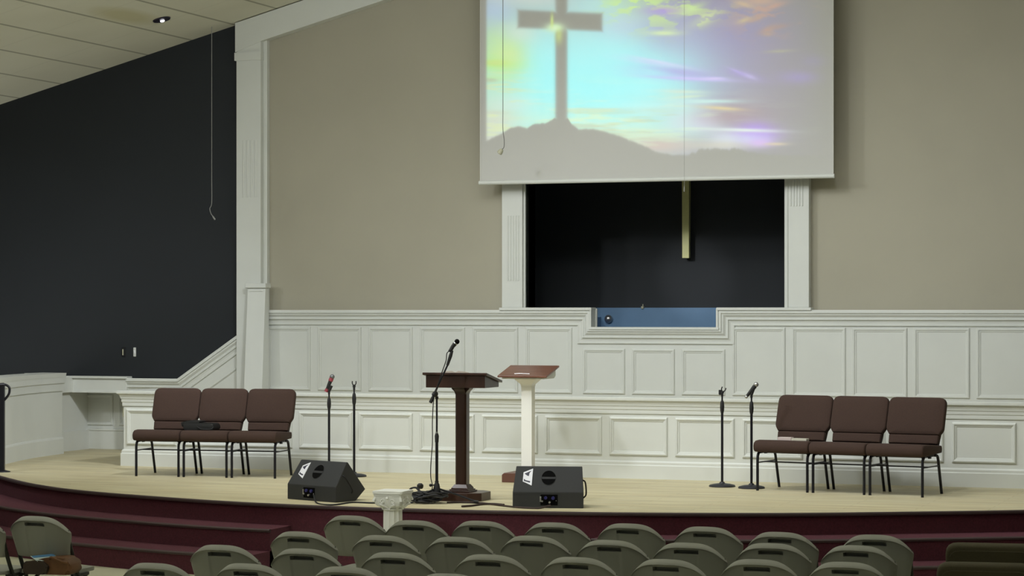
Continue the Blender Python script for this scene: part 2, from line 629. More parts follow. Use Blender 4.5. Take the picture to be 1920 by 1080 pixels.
# wainscot of the back wall
bm = bmesh.new()
YW = YB - 0.04
add_prism(bm, [(-12.5, ZS), (-2.4, ZS), (-2.4, 2.27), (NX1, 2.27), (NX1, NZ), (NX0, NZ), (NX0, 2.27), (-12.5, 2.27)], 'y', YW, YB + 0.05)
for k in range(6):
    x0 = -12.195 + 0.6505 * k
    panel_ring(bm, x0, x0 + 0.56, 1.335, 2.085, YW, 0.05)
for k in range(3):
    x0 = -8.256 + 0.5795 * k
    panel_ring(bm, x0, x0 + 0.50, 1.335, 1.85, YW, 0.05)
for k in range(6):
    x0 = -6.516 + 0.670 * k
    panel_ring(bm, x0, x0 + 0.60, 1.335, 2.092, YW, 0.05)
struct(new_obj('wainscot', bm, WHITE), 'white panelled wainscot on the wall behind the choir loft')

bm = bmesh.new()
path = [(-12.5, 2.28), (NX0, 2.28), (NX0, NZ), (NX1, NZ), (NX1, 2.28), (-2.4, 2.28)]
sweep2d(bm, path, CROWN, lambda x, z, d: (x, YW - d, z))
struct(new_obj('trim_1', bm, WHITE), 'stepped white rail along the top of the back wainscot')
# sill boards on the rail and round the dip
bm = bmesh.new()
add_box(bm, -9.235, NX0 + 0.02, YB - 0.135, YB + 0.05, 2.278, 2.312, 0.008)
add_box(bm, NX1 - 0.02, -5.61, YB - 0.135, YB + 0.05, 2.278, 2.312, 0.008)
add_box(bm, NX0, NX0 + 0.016, YB - 0.13, YB + 0.05, NZ, 2.30)
add_box(bm, NX0, NX0 + 0.034, YB + 0.03, YB + 0.055, NZ, 2.30)
add_box(bm, NX1 - 0.022, NX1, YB - 0.13, YB + 0.05, NZ, 2.30)
add_box(bm, NX0 - 0.01, NX1 + 0.01, YB - 0.135, YB + 0.05, NZ - 0.012, NZ + 0.018, 0.006)
struct(new_obj('trim_2', bm, WHITE), 'white sill boards below the baptistry opening')


def pilaster(x0, x1, z0, z1, y, proj, flutes, fx0, fx1, fz0, fz1, edges=()):
    bm = bmesh.new()
    add_box(bm, x0, x1, y - proj, y, z0, z1, 0.006)
    w = (fx1 - fx0) / flutes
    for k in range(flutes):
        cx = fx0 + (k + 0.5) * w
        n = 6
        pts = [(cx + w * 0.30 * math.cos(math.pi * i / n), y - proj + 0.001 - 0.010 * math.sin(math.pi * i / n)) for i in range(n + 1)]
        add_prism(bm, pts, 'z', fz0, fz1)
    for ex0, ex1, pr in edges:
        add_box(bm, ex0, ex1, y - pr, y, z0, z1, 0.003)
    return bm


for sgn, nm in ((1, 'trim_3'), (-1, 'trim_4')):
    bm = pilaster(-9.208, -8.97, 2.312, 5.0, YB, 0.11, 5, -9.15, -8.99, 2.62 if sgn > 0 else 3.42, 3.36 if sgn > 0 else 4.8, ((-8.975, -8.955, 0.12), (-8.955, -8.93, 0.09)))
    add_box(bm, -8.945, -8.93, YB - 0.06, YB + T, 2.312, OZ1)
    o = new_obj(nm, bm, WHITE, smooth=False)
    if sgn < 0:
        o.scale.x = -1
        o.location.x = -5.639 - 9.208
    struct(o, 'white fluted pilaster beside the baptistry opening')
bm = bmesh.new()
add_box(bm, -9.3, -5.55, YB - 0.13, YB, 4.9, 5.2, 0.01)
struct(new_obj('trim_5', bm, WHITE), 'white header over the baptistry opening')

# white frame: corner pilasters and the raking beams under the ceiling
for sgn, nm in ((1, 'trim_6'), (-1, 'trim_7')):
    bm = pilaster(-12.561, -12.24, ZS, zc(-12.561) - 0.02, YB, 0.14, 4, -12.49, -12.28, 3.62, 4.30, ((-12.24, -12.19, 0.07),))
    add_box(bm, -12.578, -12.232, YB - 0.158, YB, 5.25, 5.345)
    add_prism(bm, [(-12.572, zc(-12.572) - 0.36), (-12.572, zc(-12.572) - 0.012), (XM, 7.05), (XM, 6.73), (-12.22, zc(-12.22) - 0.325)], 'y', YB - 0.15, YB)
    o = new_obj(nm, bm, WHITE)
    if sgn < 0:
        o.scale.x = -1
        o.location.x = 2 * XM
    struct(o, 'tall white corner pilaster and raking beam of the stage frame')

# newel post in front of the corner pilaster, its face leaning forward to the foot
bm = bmesh.new()
nx0, nx1 = P(463, 600, YB - 0.25)[0], P(497, 600, YB - 0.25)[0]
add_prism(bm, [(YB - 0.14, ZS), (YB - 0.14, 2.56), (YB - 0.24, 2.56), (YB - 0.40, ZS)], 'x', nx0, nx1, 0.008)
add_box(bm, nx0 - 0.015, nx1 + 0.015, YB - 0.27, YB - 0.12, 2.545, 2.60, 0.008)
add_box(bm, nx0 + 0.035, nx1 - 0.035, YB - 0.252, YB - 0.2, 2.505, 2.52)
struct(new_obj('trim_8', bm, WHITE), 'white square newel post standing against the corner pilaster')

# stepped wainscot that rakes up to the post
bm = bmesh.new()
add_prism(bm, [(-14.06, ZS), (-12.55, ZS), (-12.55, 1.97), (-13.37, 1.44), (-14.06, 1.44)], 'y', YW, YB + 0.02)
sweep2d(bm, [(-14.06, 1.452), (-13.368, 1.452), (-12.53, 2.005)], CROWN, lambda x, z, d: (x, YW - d, z))
sweep2d(bm, [(-12.62, 1.60), (-13.25, 1.19)][::-1], [(0.0, 0.0), (0.005, 0.018), (0.025, 0.018), (0.04, 0.0)], lambda x, z, d: (x, YW - d, z))
struct(new_obj('trim_9', bm, WHITE), 'white wainscot with a stepped cap raking up towards the post')
bm = bmesh.new()
add_box(bm, -15.0, -14.06, YB - 0.10, YB + 0.42, 1.285, 1.468, 0.006)
add_box(bm, -15.0, -14.04, YB - 0.13, YB + 0.42, 1.45, 1.478, 0.006)
add_box(bm, -15.0, -14.06, YB - 0.115, YB, 1.275, 1.30, 0.004)
struct(new_obj('trim_10', bm, WHITE), 'projecting white shelf box over the passage to the choir loft')
bm = bmesh.new()
YN = YB + 0.36
add_box(bm, -15.0, -12.6, YN, YN + 0.1, ZS, 1.3)
add_box(bm, -15.0, -12.6, YN - 0.02, YN, ZS, 0.80, 0.004)
add_box(bm, -15.0, -12.6, YN - 0.03, YN, 0.79, 0.815, 0.004)
panel_ring(bm, -14.42, -13.8, 0.855, 1.24, YN)
panel_ring(bm, -15.0, -14.5, 0.855, 1.24, YN)
struct(new_obj('wall_passage', bm, WHITE), 'white panelled wall at the back of the side passage')

# curved half wall at the left end of the stage
HW = catmull([(-14.02, 22.0, 0), (-14.16, 22.45, 0), (-14.30, 22.95, 0), (-14.46, 23.5, 0), (-14.56, 24.0, 0), (-14.60, 24.36, 0)], 5)
HWP = [(v.x, v.y) for v in HW][::-1]
# outward side is +X: walk from the back to the front so the normal (dy,-dx) points to +X
HWP2 = [(v.x, v.y) for v in HW]
full = HWP2 + [(-14.63, 24.66), (-14.95, 24.70)]
rp = full


def hw_sweep(name, prof, label):
    bm = bmesh.new()
    sweep2d(bm, rp, prof, lambda x, y, z: (x, y, z))
    struct(new_obj(name, bm, WHITE), label)


hw_sweep('wall_half', [(-0.28, ZS), (0.0, ZS), (0.0, 1.50), (-0.28, 1.50)], 'white curved half wall at the end of the stage')
hw_sweep('trim_11', [(0.0, 1.315), (0.015, 1.315), (0.015, 1.40), (0.03, 1.41), (0.03, 1.47), (0.035, 1.49), (0.04, 1.53), (-0.31, 1.53), (-0.31, 1.49), (-0.28, 1.48), (-0.28, 1.47), (0.0, 1.47)],
         'moulded white cap of the curved half wall')
hw_sweep('baseboard_half', [(0.0, ZS), (0.015, ZS), (0.015, 0.74), (0.008, 0.76), (0.0, 0.765), (-0.01, 0.765), (-0.01, ZS)], 'white baseboard of the curved half wall')
bm = bmesh.new()
add_box(bm, -15.05, -14.86, 24.70, YN + 0.1, ZS, 1.30)
add_box(bm, -15.0, -14.83, 24.70, YN, ZS, 0.80)
add_box(bm, -15.05, -14.80, 24.72, YN, 1.28, 1.46)
struct(new_obj('wall_side', bm, WHITE), 'white side wall of the passage')

# ------------------------------------------------------------------ choir wall
LX0 = -12.867
LX1 = 2 * XM - LX0
bm = bmesh.new()
wp = [(LX0, 24.2), (LX0, YL), (LX1, YL), (LX1, 24.2)]
sweep2d(bm, wp, [(0.0, ZS), (0.0, 1.37), (-0.16, 1.37), (-0.16, ZS)], lambda x, y, z: (x, y, z))
for k in range(-4, 12):
    x0 = -10.03 + 0.70 * k
    if x0 < LX0 + 0.03:
        x0 = LX0 + 0.05
        panel_ring(bm, x0, -10.03 + 0.70 * k + 0.62, 0.795, 1.19, YL, 0.05, 0.020)
        continue
    if x0 + 0.62 > LX1:
        break
    panel_ring(bm, x0, x0 + 0.62, 0.795, 1.19, YL, 0.05, 0.020)
struct(new_obj('wall_choir', bm, WHITE), 'low white panelled wall in front of the choir loft')
bm = bmesh.new()
cp = [(0.0, 1.226), (0.022, 1.222), (0.026, 1.232), (0.026, 1.262), (0.040, 1.268), (0.046, 1.30), (0.060, 1.305), (0.064, 1.318), (0.085, 1.345), (0.10, 1.352), (0.12, 1.356), (0.13, 1.362), (0.13, 1.386), (0.12, 1.391), (-0.24, 1.391), (-0.24, 1.36), (0.0, 1.36)]
cp = [(o * 0.46 if o > 0 else o, z) for o, z in cp]
sweep2d(bm, wp, cp, lambda x, y, z: (x, y, z))
struct(new_obj('trim_12', bm, WHITE), 'moulded white ledge along the top of the low choir wall')
bm = bmesh.new()
sweep2d(bm, wp, [(-0.01, ZS), (0.026, ZS), (0.026, 0.695), (0.018, 0.705), (0.018, 0.728), (0.008, 0.742), (-0.01, 0.745)], lambda x, y, z: (x, y, z))
struct(new_obj('baseboard_choir', bm, WHITE), 'tall white baseboard of the low choir wall')

# ------------------------------------------------------------------ baptistry behind the opening
YP = 26.9
bm = bmesh.new()
add_box(bm, -10.2, -4.6, YP + 0.1, YP + 0.2, 1.9, 5.3)
add_box(bm, -10.2, -10.1, YB + T, YP + 0.1, 1.2, 5.3)
add_box(bm, -4.7, -4.6, YB + T, YP + 0.1, 1.2, 5.3)
add_box(bm, -10.2, -4.6, YB + T, YP + 0.2, 5.2, 5.3)
struct(new_obj('wall_baptistry', bm, BLACKWALL), 'dark walls inside the baptistry')
bm = bmesh.new()
tx0 = P(1127, 590, YP)[0]
tx1 = -6.0
add_box(bm, -10.1, -4.7, YP, YP + 0.1, 1.2, 2.312)
add_box(bm, tx0 - 0.25, tx0, YB + T, YP, 1.2, 2.20)
add_box(bm, tx1, tx1 + 0.25, YB + T, YP, 1.2, 2.20)
add_box(bm, -10.1, -4.7, YB + T, YP, 1.1, 1.2)
pool = thing('baptistry_pool', 'blue painted baptistry pool behind the dip in the white ledge', 'pool', (0, 0, 0))
new_obj('basin', bm, BLUE, pool)
bm = bmesh.new()
fx, fz = P(1142, 598, YP)
add_lathe(bm, [(0.028, -0.02), (0.030, 0.0), (0.045, 0.012), (0.05, 0.03), (0.038, 0.055), (0.0131, 0.068)], 20, (fx, YP, fz), rot=Matrix.Rotation(math.pi / 2, 3, 'X'))
new_obj('water_inlet', bm, STEEL, pool, True)
bm = bmesh.new()
fx, fz = P(1205, 575, YP)
add_box(bm, fx - 0.015, fx + 0.015, YP - 0.02, YP + 0.04, 2.30, 2.33, 0.004)
add_tube(bm, [(fx, YP + 0.01, 2.325), (fx, YP + 0.01, 2.355)], 0.006)
new_obj('rim_fitting', bm, IVORY, pool)

# brass cross fixed to the dark wall inside
cx = (P(1281, 484, YP + 0.02)[0] + P(1294, 484, YP + 0.02)[0]) / 2
cr = thing('wall_cross', 'tall brass cross on the dark wall inside the baptistry, its top behind the screen', 'cross', (cx, YP + 0.1, 0))
bm = bmesh.new()
add_prism(bm, [(-0.042, 2.90), (0.042, 2.90), (0.042, 4.35), (0.36, 4.35), (0.36, 4.44), (0.042, 4.44), (0.042, 4.85), (-0.042, 4.85), (-0.042, 4.44), (-0.36, 4.44), (-0.36, 4.35), (-0.042, 4.35)], 'y', -0.13, -0.06, 0.004)
new_obj('cross_body', bm, BRASS, cr)
for zz in (3.1, 4.3):
    bm = bmesh.new()
    add_tube(bm, [(0, 0.0, zz), (0, -0.08, zz)], 0.012)
    new_obj('wall_stud', bm, BRASS, cr)

# ------------------------------------------------------------------ projection screen with the projected picture
YS = 24.95
SX0, SX1, SZ0, SZ1 = -9.384, -5.315, 3.728, 6.30
scr = thing('projection_screen', 'large white pull-down projection screen showing a cross on a hill at sunset', 'screen', (0, YS, SZ0))


def px_of(X, Z):
    t = (X * CA + YS * SA) / (-X * SA + YS * CA)
    d = -X * SA + YS * CA
    return 960 + FPX * t, 582 - FPX * (Z - HC) / d


def build_screen():
    nx, nz = 560, 356
    xs = np.linspace(SX0 + 0.012, SX1 - 0.012, nx)
    zs = np.linspace(SZ0 + 0.02, SZ1, nz)
    X, Z = np.meshgrid(xs, zs)
    D = -X * SA + YS * CA
    U = 960 + FPX * (X * CA + YS * SA) / D
    V = 582 - FPX * (Z - HC) / D
    # correct picture coordinates for the slight convergence so that its level lines run with the screen

    def fbm(ax, ay, seed, oct_=4):
        out = np.zeros_like(U)
        flatU = (U / ax).ravel()
        flatV = (V / ay).ravel()
        rr = np.random.RandomState(seed)
        amp = 1.0
        tot = 0
        for o in range(oct_):
            tab = rr.rand(256, 256)
            fu, fv = flatU * 2 ** o + 37.1 * o, flatV * 2 ** o + 11.7 * o
            iu, iv = np.floor(fu).astype(int), np.floor(fv).astype(int)
            tu, tv = fu - iu, fv - iv
            tu = tu * tu * (3 - 2 * tu)
            tv = tv * tv * (3 - 2 * tv)
            g = lambda a_, b_: tab[a_ % 256, b_ % 256]
            val = (g(iu, iv) * (1 - tu) + g(iu + 1, iv) * tu) * (1 - tv) + (g(iu, iv + 1) * (1 - tu) + g(iu + 1, iv + 1) * tu) * tv
            out += amp * val.reshape(U.shape)
            tot += amp
            amp *= 0.55
        return out / tot

    base = np.array([170, 171, 163.0])
    col = np.ones(U.shape + (3,)) * base

    def blob(cx_, cy_, sx, sy, rgbv, w=1.0, rot=0.0, p=2.0, mod=None):
        nonlocal col
        dx, dy = U - cx_, V - cy_
        c_, s_ = math.cos(rot), math.sin(rot)
        q = np.abs((dx * c_ + dy * s_) / sx) ** p + np.abs((-dx * s_ + dy * c_) / sy) ** p
        k = np.clip(w * np.exp(-q), 0, 1)
        if mod is not None:
            k = k * mod
        col = col * (1 - k[..., None]) + np.array(rgbv, float) * k[..., None]

    st = fbm(70, 9, 3)
    st2 = fbm(110, 14, 8)
    cl = fbm(46, 22, 5)
    cl2 = fbm(30, 11, 15)
    blob(1290, 130, 190, 190, (184, 176, 204), 0.85)
    blob(1330, 60, 120, 70, (172, 168, 200), 0.7)
    blob(1230, 100, 90, 60, (196, 196, 222), 0.7)
    blob(1040, 150, 190, 175, (200, 238, 236), 1.0, p=3)
    blob(1120, 190, 200, 90, (188, 250, 250), 1.0, p=3)
    blob(1170, 110, 110, 75, (190, 254, 254), 0.95)
    blob(1195, 140, 60, 34, (184, 255, 255), 0.9)
    blob(1165, 45, 50, 30, (210, 226, 240), 0.6)
    blob(1000, 150, 70, 80, (185, 255, 255), 0.95)
    blob(1090, 180, 110, 70, (178, 255, 255), 0.95)
    blob(930, 30, 40, 45, (190, 205, 245), 0.8)
    blob(1000, -10, 90, 25, (222, 232, 226), 0.8)
    blob(1120, 5, 60, 35, (200, 240, 240), 0.7)
    blob(935, 100, 45, 60, (205, 240, 175), 0.9, mod=0.7 + 0.5 * cl)
    blob(940, 122, 38, 14, (190, 250, 160), 0.7)
    blob(935, 190, 45, 45, (205, 240, 215), 0.7)
    blob(975, 60, 34, 22, (226, 240, 226), 0.6)
    blob(955, 104, 30, 26, (222, 246, 180), 0.75)
    blob(928, 118, 26, 6, (214, 232, 150), 0.8)
    blob(930, 145, 34, 5, (206, 250, 196), 0.8)
    blob(920, 150, 16, 5, (196, 206, 176), 0.7)
    blob(960, 196, 40, 16, (216, 248, 240), 0.7)
    blob(925, 212, 34, 5, (206, 214, 186), 0.7)
    blob(950, 222, 40, 5, (222, 236, 200), 0.7)
    # warm layers above the horizon
    blob(1130, 245, 190, 26, (210, 246, 226), 0.85)
    blob(1000, 225, 120, 22, (206, 250, 232), 0.6)
    blob(925, 235, 45, 38, (222, 224, 206), 0.8)
    blob(1230, 272, 80, 20, (214, 196, 186), 0.85)
    blob(925, 270, 30, 16, (212, 200, 190), 0.6)
    blob(1300, 218, 50, 30, (220, 240, 244), 0.9, p=3)
    blob(1325, 222, 26, 20, (222, 230, 250), 0.7, p=3)
    blob(1250, 205, 90, 14, (206, 250, 244), 0.8)
    blob(1370, 215, 70, 28, (186, 168, 172), 0.8)
    blob(1250, 60, 60, 45, (186, 178, 206), 0.5)
    m = np.clip((st - 0.50) * 5, 0, 1)
    blob(1130, 225, 210, 50, (226, 250, 214), 0.75, mod=m)
    m = np.clip((st2 - 0.52) * 6, 0, 1)
    blob(1140, 240, 230, 40, (206, 214, 186), 0.6, mod=m)
    m = np.clip((st - 0.55) * 6, 0, 1)
    blob(935, 200, 50, 70, (226, 236, 190), 0.8, mod=m)
    # bright clouds high on the right
    m = np.clip((0.45 * cl + 0.55 * cl2 - 0.50) * 10, 0, 1)
    blob(1190, 8, 60, 26, (218, 252, 172), 1.0, mod=np.clip(m + 0.3, 0, 1))
    blob(1270, 14, 90, 34, (214, 240, 172), 0.95, -0.2, mod=m)
    blob(1320, 36, 34, 10, (222, 238, 186), 0.9, -0.45, mod=np.clip(m + 0.45, 0, 1))
    blob(1245, 62, 30, 5, (226, 246, 196), 0.9)
    blob(1293, 18, 26, 7, (218, 248, 176), 0.9, -0.35)
    blob(1440, 22, 70, 40, (206, 180, 168), 0.8, mod=m)
    blob(1425, 2, 36, 9, (216, 190, 170), 0.8)
    blob(1395, 8, 20, 5, (220, 200, 172), 0.8, 0.3)
    blob(1450, 12, 22, 5, (214, 184, 168), 0.8, -0.3)
    blob(1396, 38, 14, 4.5, (216, 204, 174), 0.85, -0.3)
    blob(1416, 36, 16, 5, (200, 180, 166), 0.8, -0.3)
    blob(1440, 55, 18, 6, (202, 178, 164), 0.75, -0.4)
    blob(1462, 50, 18, 4, (192, 172, 164), 0.7, -0.2)
    blob(1440, 64, 10, 4, (206, 184, 164), 0.7)
    blob(1245, 20, 40, 9, (192, 170, 232), 0.7)
    # lavender streaks
    blob(1265, 136, 70, 12, (192, 178, 232), 0.8, 0.08)
    blob(1290, 147, 80, 3.6, (214, 206, 255), 0.95, 0.05)
    blob(1235, 116, 50, 3, (220, 232, 255), 0.85, 0.2)
    blob(1215, 135, 50, 8, (190, 244, 255), 0.8, 0.1)
    blob(1225, 118, 60, 5, (214, 226, 255), 0.7, 0.15)
    blob(1340, 147, 20, 3, (222, 214, 255), 0.95)
    blob(1402, 142, 15, 3.4, (238, 238, 255), 1.0, 0.35)
    blob(1384, 135, 16, 2.4, (212, 206, 250), 0.9, 0.4)
    blob(1394, 140, 36, 8, (184, 174, 220), 0.7, 0.25)
    blob(1500, 145, 40, 12, (182, 174, 212), 0.75)
    blob(1530, 115, 25, 12, (178, 172, 205), 0.5)
    blob(1280, 172, 45, 4, (220, 240, 222), 0.85, 0.03)
    blob(1290, 181, 30, 3, (226, 244, 214), 0.7, -0.05)
    blob(1330, 190, 60, 3.5, (212, 250, 246), 0.7)
    blob(1355, 203, 38, 3.5, (232, 218, 176), 0.9, 0.07)
    blob(1462, 96, 26, 3, (198, 198, 176), 0.7, -0.05)
    blob(1416, 240, 36, 14, (190, 166, 236), 0.75)
    blob(1412, 254, 46, 12, (200, 170, 248), 0.9)
    blob(1400, 262, 45, 12, (214, 216, 250), 0.85)
    blob(1395, 244, 70, 3.5, (232, 244, 240), 0.95, 0.03)
    blob(1425, 268, 24, 8, (226, 196, 255), 0.8)
    blob(1455, 270, 22, 3, (226, 214, 186), 0.8)
    blob(1360, 262, 30, 18, (222, 232, 236), 0.7)
    blob(1350, 272, 60, 8, (220, 216, 196), 0.55)
    fade = 1 / (1 + np.exp((U - 1540) / 14))
    col = base + (col - base) * fade[..., None]

    # silhouettes: dark parts of the picture receive no light
    def smooth(d, w=1.6):
        return 1 / (1 + np.exp(-np.clip(d / w, -40, 40)))
    hx = [880, 905, 945, 958, 972, 988, 1003, 1022, 1035, 1040, 1064, 1072, 1085, 1115, 1150, 1190, 1230, 1262, 1292, 1310, 1330, 1352, 1372, 1400, 1430, 1470, 1560]
    hy = [275, 268, 248, 240, 237, 241, 232, 231, 225, 221, 221, 233, 243, 242, 252, 266, 284, 291, 291, 280, 277, 281, 279, 285, 288, 292, 292]
    hill = np.interp(U, hx, hy)
    rr = fbm(9, 300, 12, 3)
    hill = hill + (rr - 0.5) * np.where((U > 1295) & (U < 1400), 10, 3)
    mask = smooth(V - hill, 1.0)
    cross = np.minimum(smooth(U - 1041.5), smooth(1063.5 - U)) * smooth(232 - V)
    yy = V - (U - 1050) * 0.042
    bar = np.minimum(np.minimum(smooth(U - 971), smooth(1129 - U)), np.minimum(smooth(yy - 22), smooth(55 - yy)))
    cross = np.maximum(cross, bar)
    sil = np.array([160, 158, 152.0])
    edgefade = 1 / (1 + np.exp((912 - U) / 1.2))
    k = np.clip(np.maximum(mask, cross), 0, 1)
    col = col * (1 - k[..., None]) + base * k[..., None]
    # sunburst where the beams meet
    q = np.exp(-(((U - 1040) / 17) ** 2 + ((V - 52) / 9) ** 2))
    col = col * (1 - q[..., None]) + np.array([226, 255, 214.0]) * q[..., None]
    q = 0.8 * np.exp(-(((U - 1035) / 3) ** 2 + ((V - 38) / 12) ** 2)) + 0.6 * np.exp(-(((U - 1048) / 7) ** 2 + ((V - 68) / 14) ** 2))
    q = np.clip(q, 0, 1)
    col = col * (1 - q[..., None]) + np.array([220, 240, 150.0]) * q[..., None]
    col = base + (col - base) * edgefade[..., None]
    L = lambda c: np.where(c <= 10.31, c / 255 / 12.92, ((c / 255 + 0.055) / 1.055) ** 2.4)
    em = np.clip(L(np.clip(col, 0, 255)) - L(base), 0, None)

    me = bpy.data.meshes.new('picture_surface')
    co = np.stack([X, np.zeros_like(X), Z - SZ0], -1).reshape(-1, 3)
    idx = np.arange(nx * nz).reshape(nz, nx)
    quads = np.stack([idx[:-1, :-1], idx[:-1, 1:], idx[1:, 1:], idx[1:, :-1]], -1).reshape(-1, 4)
    me.vertices.add(len(co))
    me.vertices.foreach_set('co', co.ravel())
    me.loops.add(quads.size)
    me.loops.foreach_set('vertex_index', quads.ravel())
    me.polygons.add(len(quads))
    me.polygons.foreach_set('loop_start', np.arange(0, quads.size, 4))
    me.update()
    at = me.color_attributes.new('picture', 'FLOAT_COLOR', 'POINT')
    rgba = np.concatenate([em.reshape(-1, 3), np.ones((em.size // 3, 1))], 1)
    at.data.foreach_set('color', rgba.astype(np.float32).ravel())
    m = bpy.data.materials.new('projected_picture')
    m.use_nodes = True
    nt = m.node_tree
    b = nt.nodes['Principled BSDF']
    b.inputs['Base Color'].default_value = (0.56, 0.56, 0.54, 1)
    b.inputs['Roughness'].default_value = 0.8
    a_ = nt.nodes.new('ShaderNodeVertexColor')
    a_.layer_name = 'picture'
    nt.links.new(a_.outputs['Color'], b.inputs['Emission Color'])
    b.inputs['Emission Strength'].default_value = 1.0
    me.materials.append(m)
    o = bpy.data.objects.new('picture_surface', me)
    COL.objects.link(o)
    o.parent = scr
    return o


build_screen()
SCREENWHITE = mat('screen_fabric', (0.58, 0.58, 0.55, 1), 0.8)
bm = bmesh.new()
add_box(bm, SX0, SX1, 0.003, 0.012, 0.0, SZ1 - SZ0)
add_box(bm, SX0, SX0 + 0.014, -0.004, 0.01, 0.0, SZ1 - SZ0)
add_box(bm, SX1 - 0.014, SX1, -0.004, 0.01, 0.0, SZ1 - SZ0)
new_obj('screen_cloth', bm, SCREENWHITE, scr)
bm = bmesh.new()
add_tube(bm, [(SX0 - 0.01, 0.0, 0.0), (SX1 + 0.01, 0.0, 0.0)], 0.024, 12)
new_obj('bottom_bar', bm, WHITE, scr, True)
bm = bmesh.new()
add_box(bm, SX0 - 0.06, SX1 + 0.06, -0.08, YB - YS - 0.02, SZ1 - SZ0, SZ1 - SZ0 + 0.16, 0.02)
new_obj('roller_case', bm, WHITE, scr)

# ------------------------------------------------------------------ hanging choir microphones
def hanging_mic(x, ytip, Y, label, tip, col, curl, cr_=0.0042):
    X, Z = P(x, ytip, Y)
    r = thing('hanging_microphone', label, 'microphone', (X, Y, Z), 0, 'choir microphones hanging from the ceiling')
    top = zc(X) - Z
    bm = bmesh.new()
    pts = [(0.0, 0, top), (0.0, 0, 0.45)] + curl
    sm = [Vector(pts[0])] + catmull(pts[1:], 6)
    add_tube(bm, sm, cr_, 6)
    new_obj('cable', bm, col, r)
    bm = bmesh.new()
    e, e0 = Vector(curl[-1]), Vector(curl[-2])
    d = (e - e0).normalized()
    add_tube(bm, [e - d * 0.005, e + d * 0.01, e + d * 0.03, e + d * 0.05, e + d * 0.056], 0.01, 12, radii=[tip * 0.5, tip * 0.8, tip, tip, tip * 0.5])
    new_obj('microphone_capsule', bm, col if tip < 0.015 else IVORY, r, True)


GREYWIRE = mat('light_grey_wire', (0.28, 0.28, 0.27, 1), 0.5)
hanging_mic(397, 405, 25.0, 'thin microphone on a grey wire against the dark wall', 0.010, GREYWIRE, [(0.0, 0, 0.16), (-0.025, 0, 0.09), (-0.01, 0, 0.03), (0.012, 0, 0.0)])
hanging_mic(943, 284, 24.2, 'small ball-tipped microphone hanging in front of the cross picture on the screen', 0.030, WIRE, [(0.0, 0, 0.24), (0.014, 0, 0.13), (0.012, 0, 0.05), (-0.012, 0, 0.02)], 0.0035)
hanging_mic(1283, 350, 24.2, 'thin wire microphone hanging down to the brass cross', 0.006, GREYWIRE, [(0.0, 0, 0.2), (0.0, 0, 0.1), (0.001, 0, 0.05), (0.0, 0, 0.0)], 0.0018)

# recessed downlight
dx_, dy_, dz_ = ceil_hit(303, 36)
sl = math.atan(0.262)
dl = thing('ceiling_downlight', 'round recessed ceiling downlight with a small bright lamp', 'ceiling light', (dx_, dy_, dz_))
dl.rotation_euler = (0, -sl, 0)
bm = bmesh.new()
for (r0, r1, z0, z1) in ((0.10, 0.085, -0.004, -0.014),):
    n = 32
    prof = [(0.105, -0.001), (0.10, -0.014), (0.088, -0.014), (0.082, -0.003)]
    rings = [[bm.verts.new((r_ * math.cos(i * 2 * math.pi / n), r_ * math.sin(i * 2 * math.pi / n), z_)) for i in range(n)] for r_, z_ in prof]
    for a_, b_ in zip(rings, rings[1:]):
        for i in range(n):
            bm.faces.new((a_[i], a_[(i + 1) % n], b_[(i + 1) % n], b_[i]))
new_obj('trim_ring', bm, mat('dark_reflector', (0.035, 0.03, 0.05, 1), 0.3, 0.4), dl, True)
bm = bmesh.new()
add_lathe(bm, [(0.083, -0.010), (0.083, -0.003)], 32)
new_obj('reflector', bm, mat('dark_reflector', (0.035, 0.03, 0.05, 1), 0.3, 0.4), dl)
bm = bmesh.new()
add_lathe(bm, [(0.018, -0.026), (0.026, -0.02), (0.026, -0.010)], 20, (-0.01, 0.03, 0))
new_obj('lamp', bm, mat('lamp_glow', (1, 1, 1, 1), 0.4, emit=(0.92, 0.9, 1, 1), strength=1.6), dl, True)

# switch plates on the dark wall, box on the end of the choir wall
X, Z = P(232, 660, YB)
sw = thing('light_switch', 'dark switch plate with a pale toggle on the charcoal wall', 'switch', (X, YB, Z))
bm = bmesh.new()
add_box(bm, -0.028, 0.03, -0.008, 0.0, -0.06, 0.06, 0.003)
new_obj('plate', bm, SWITCHDARK, sw)
bm = bmesh.new()
add_box(bm, -0.010, 0.002, -0.022, -0.006, -0.04, 0.035, 0.003)
new_obj('toggle', bm, IVORY, sw)
X, Z = P(253, 660, YB)
sw = thing('wall_switch', 'narrow white switch on the charcoal wall beside the dark switch plate', 'switch', (X, YB, Z))
bm = bmesh.new()
add_box(bm, -0.018, 0.018, -0.012, 0.0, -0.055, 0.055, 0.006)
new_obj('plate', bm, WHITE, sw)
bm = bmesh.new()
add_box(bm, -0.006, 0.006, -0.02, -0.010, -0.018, 0.018, 0.002)
new_obj('rocker', bm, LOGO, sw)
bm = bmesh.new()
bz = P(229, 774, YL)[1]
add_box(bm, LX0 - 0.05, LX0, YL + 0.06, YL + 0.16, bz - 0.05, bz + 0.05, 0.006)
o = new_obj('socket_box', bm, IVORY)
tag(o, 'small ivory socket box on the end of the low choir wall', 'socket')

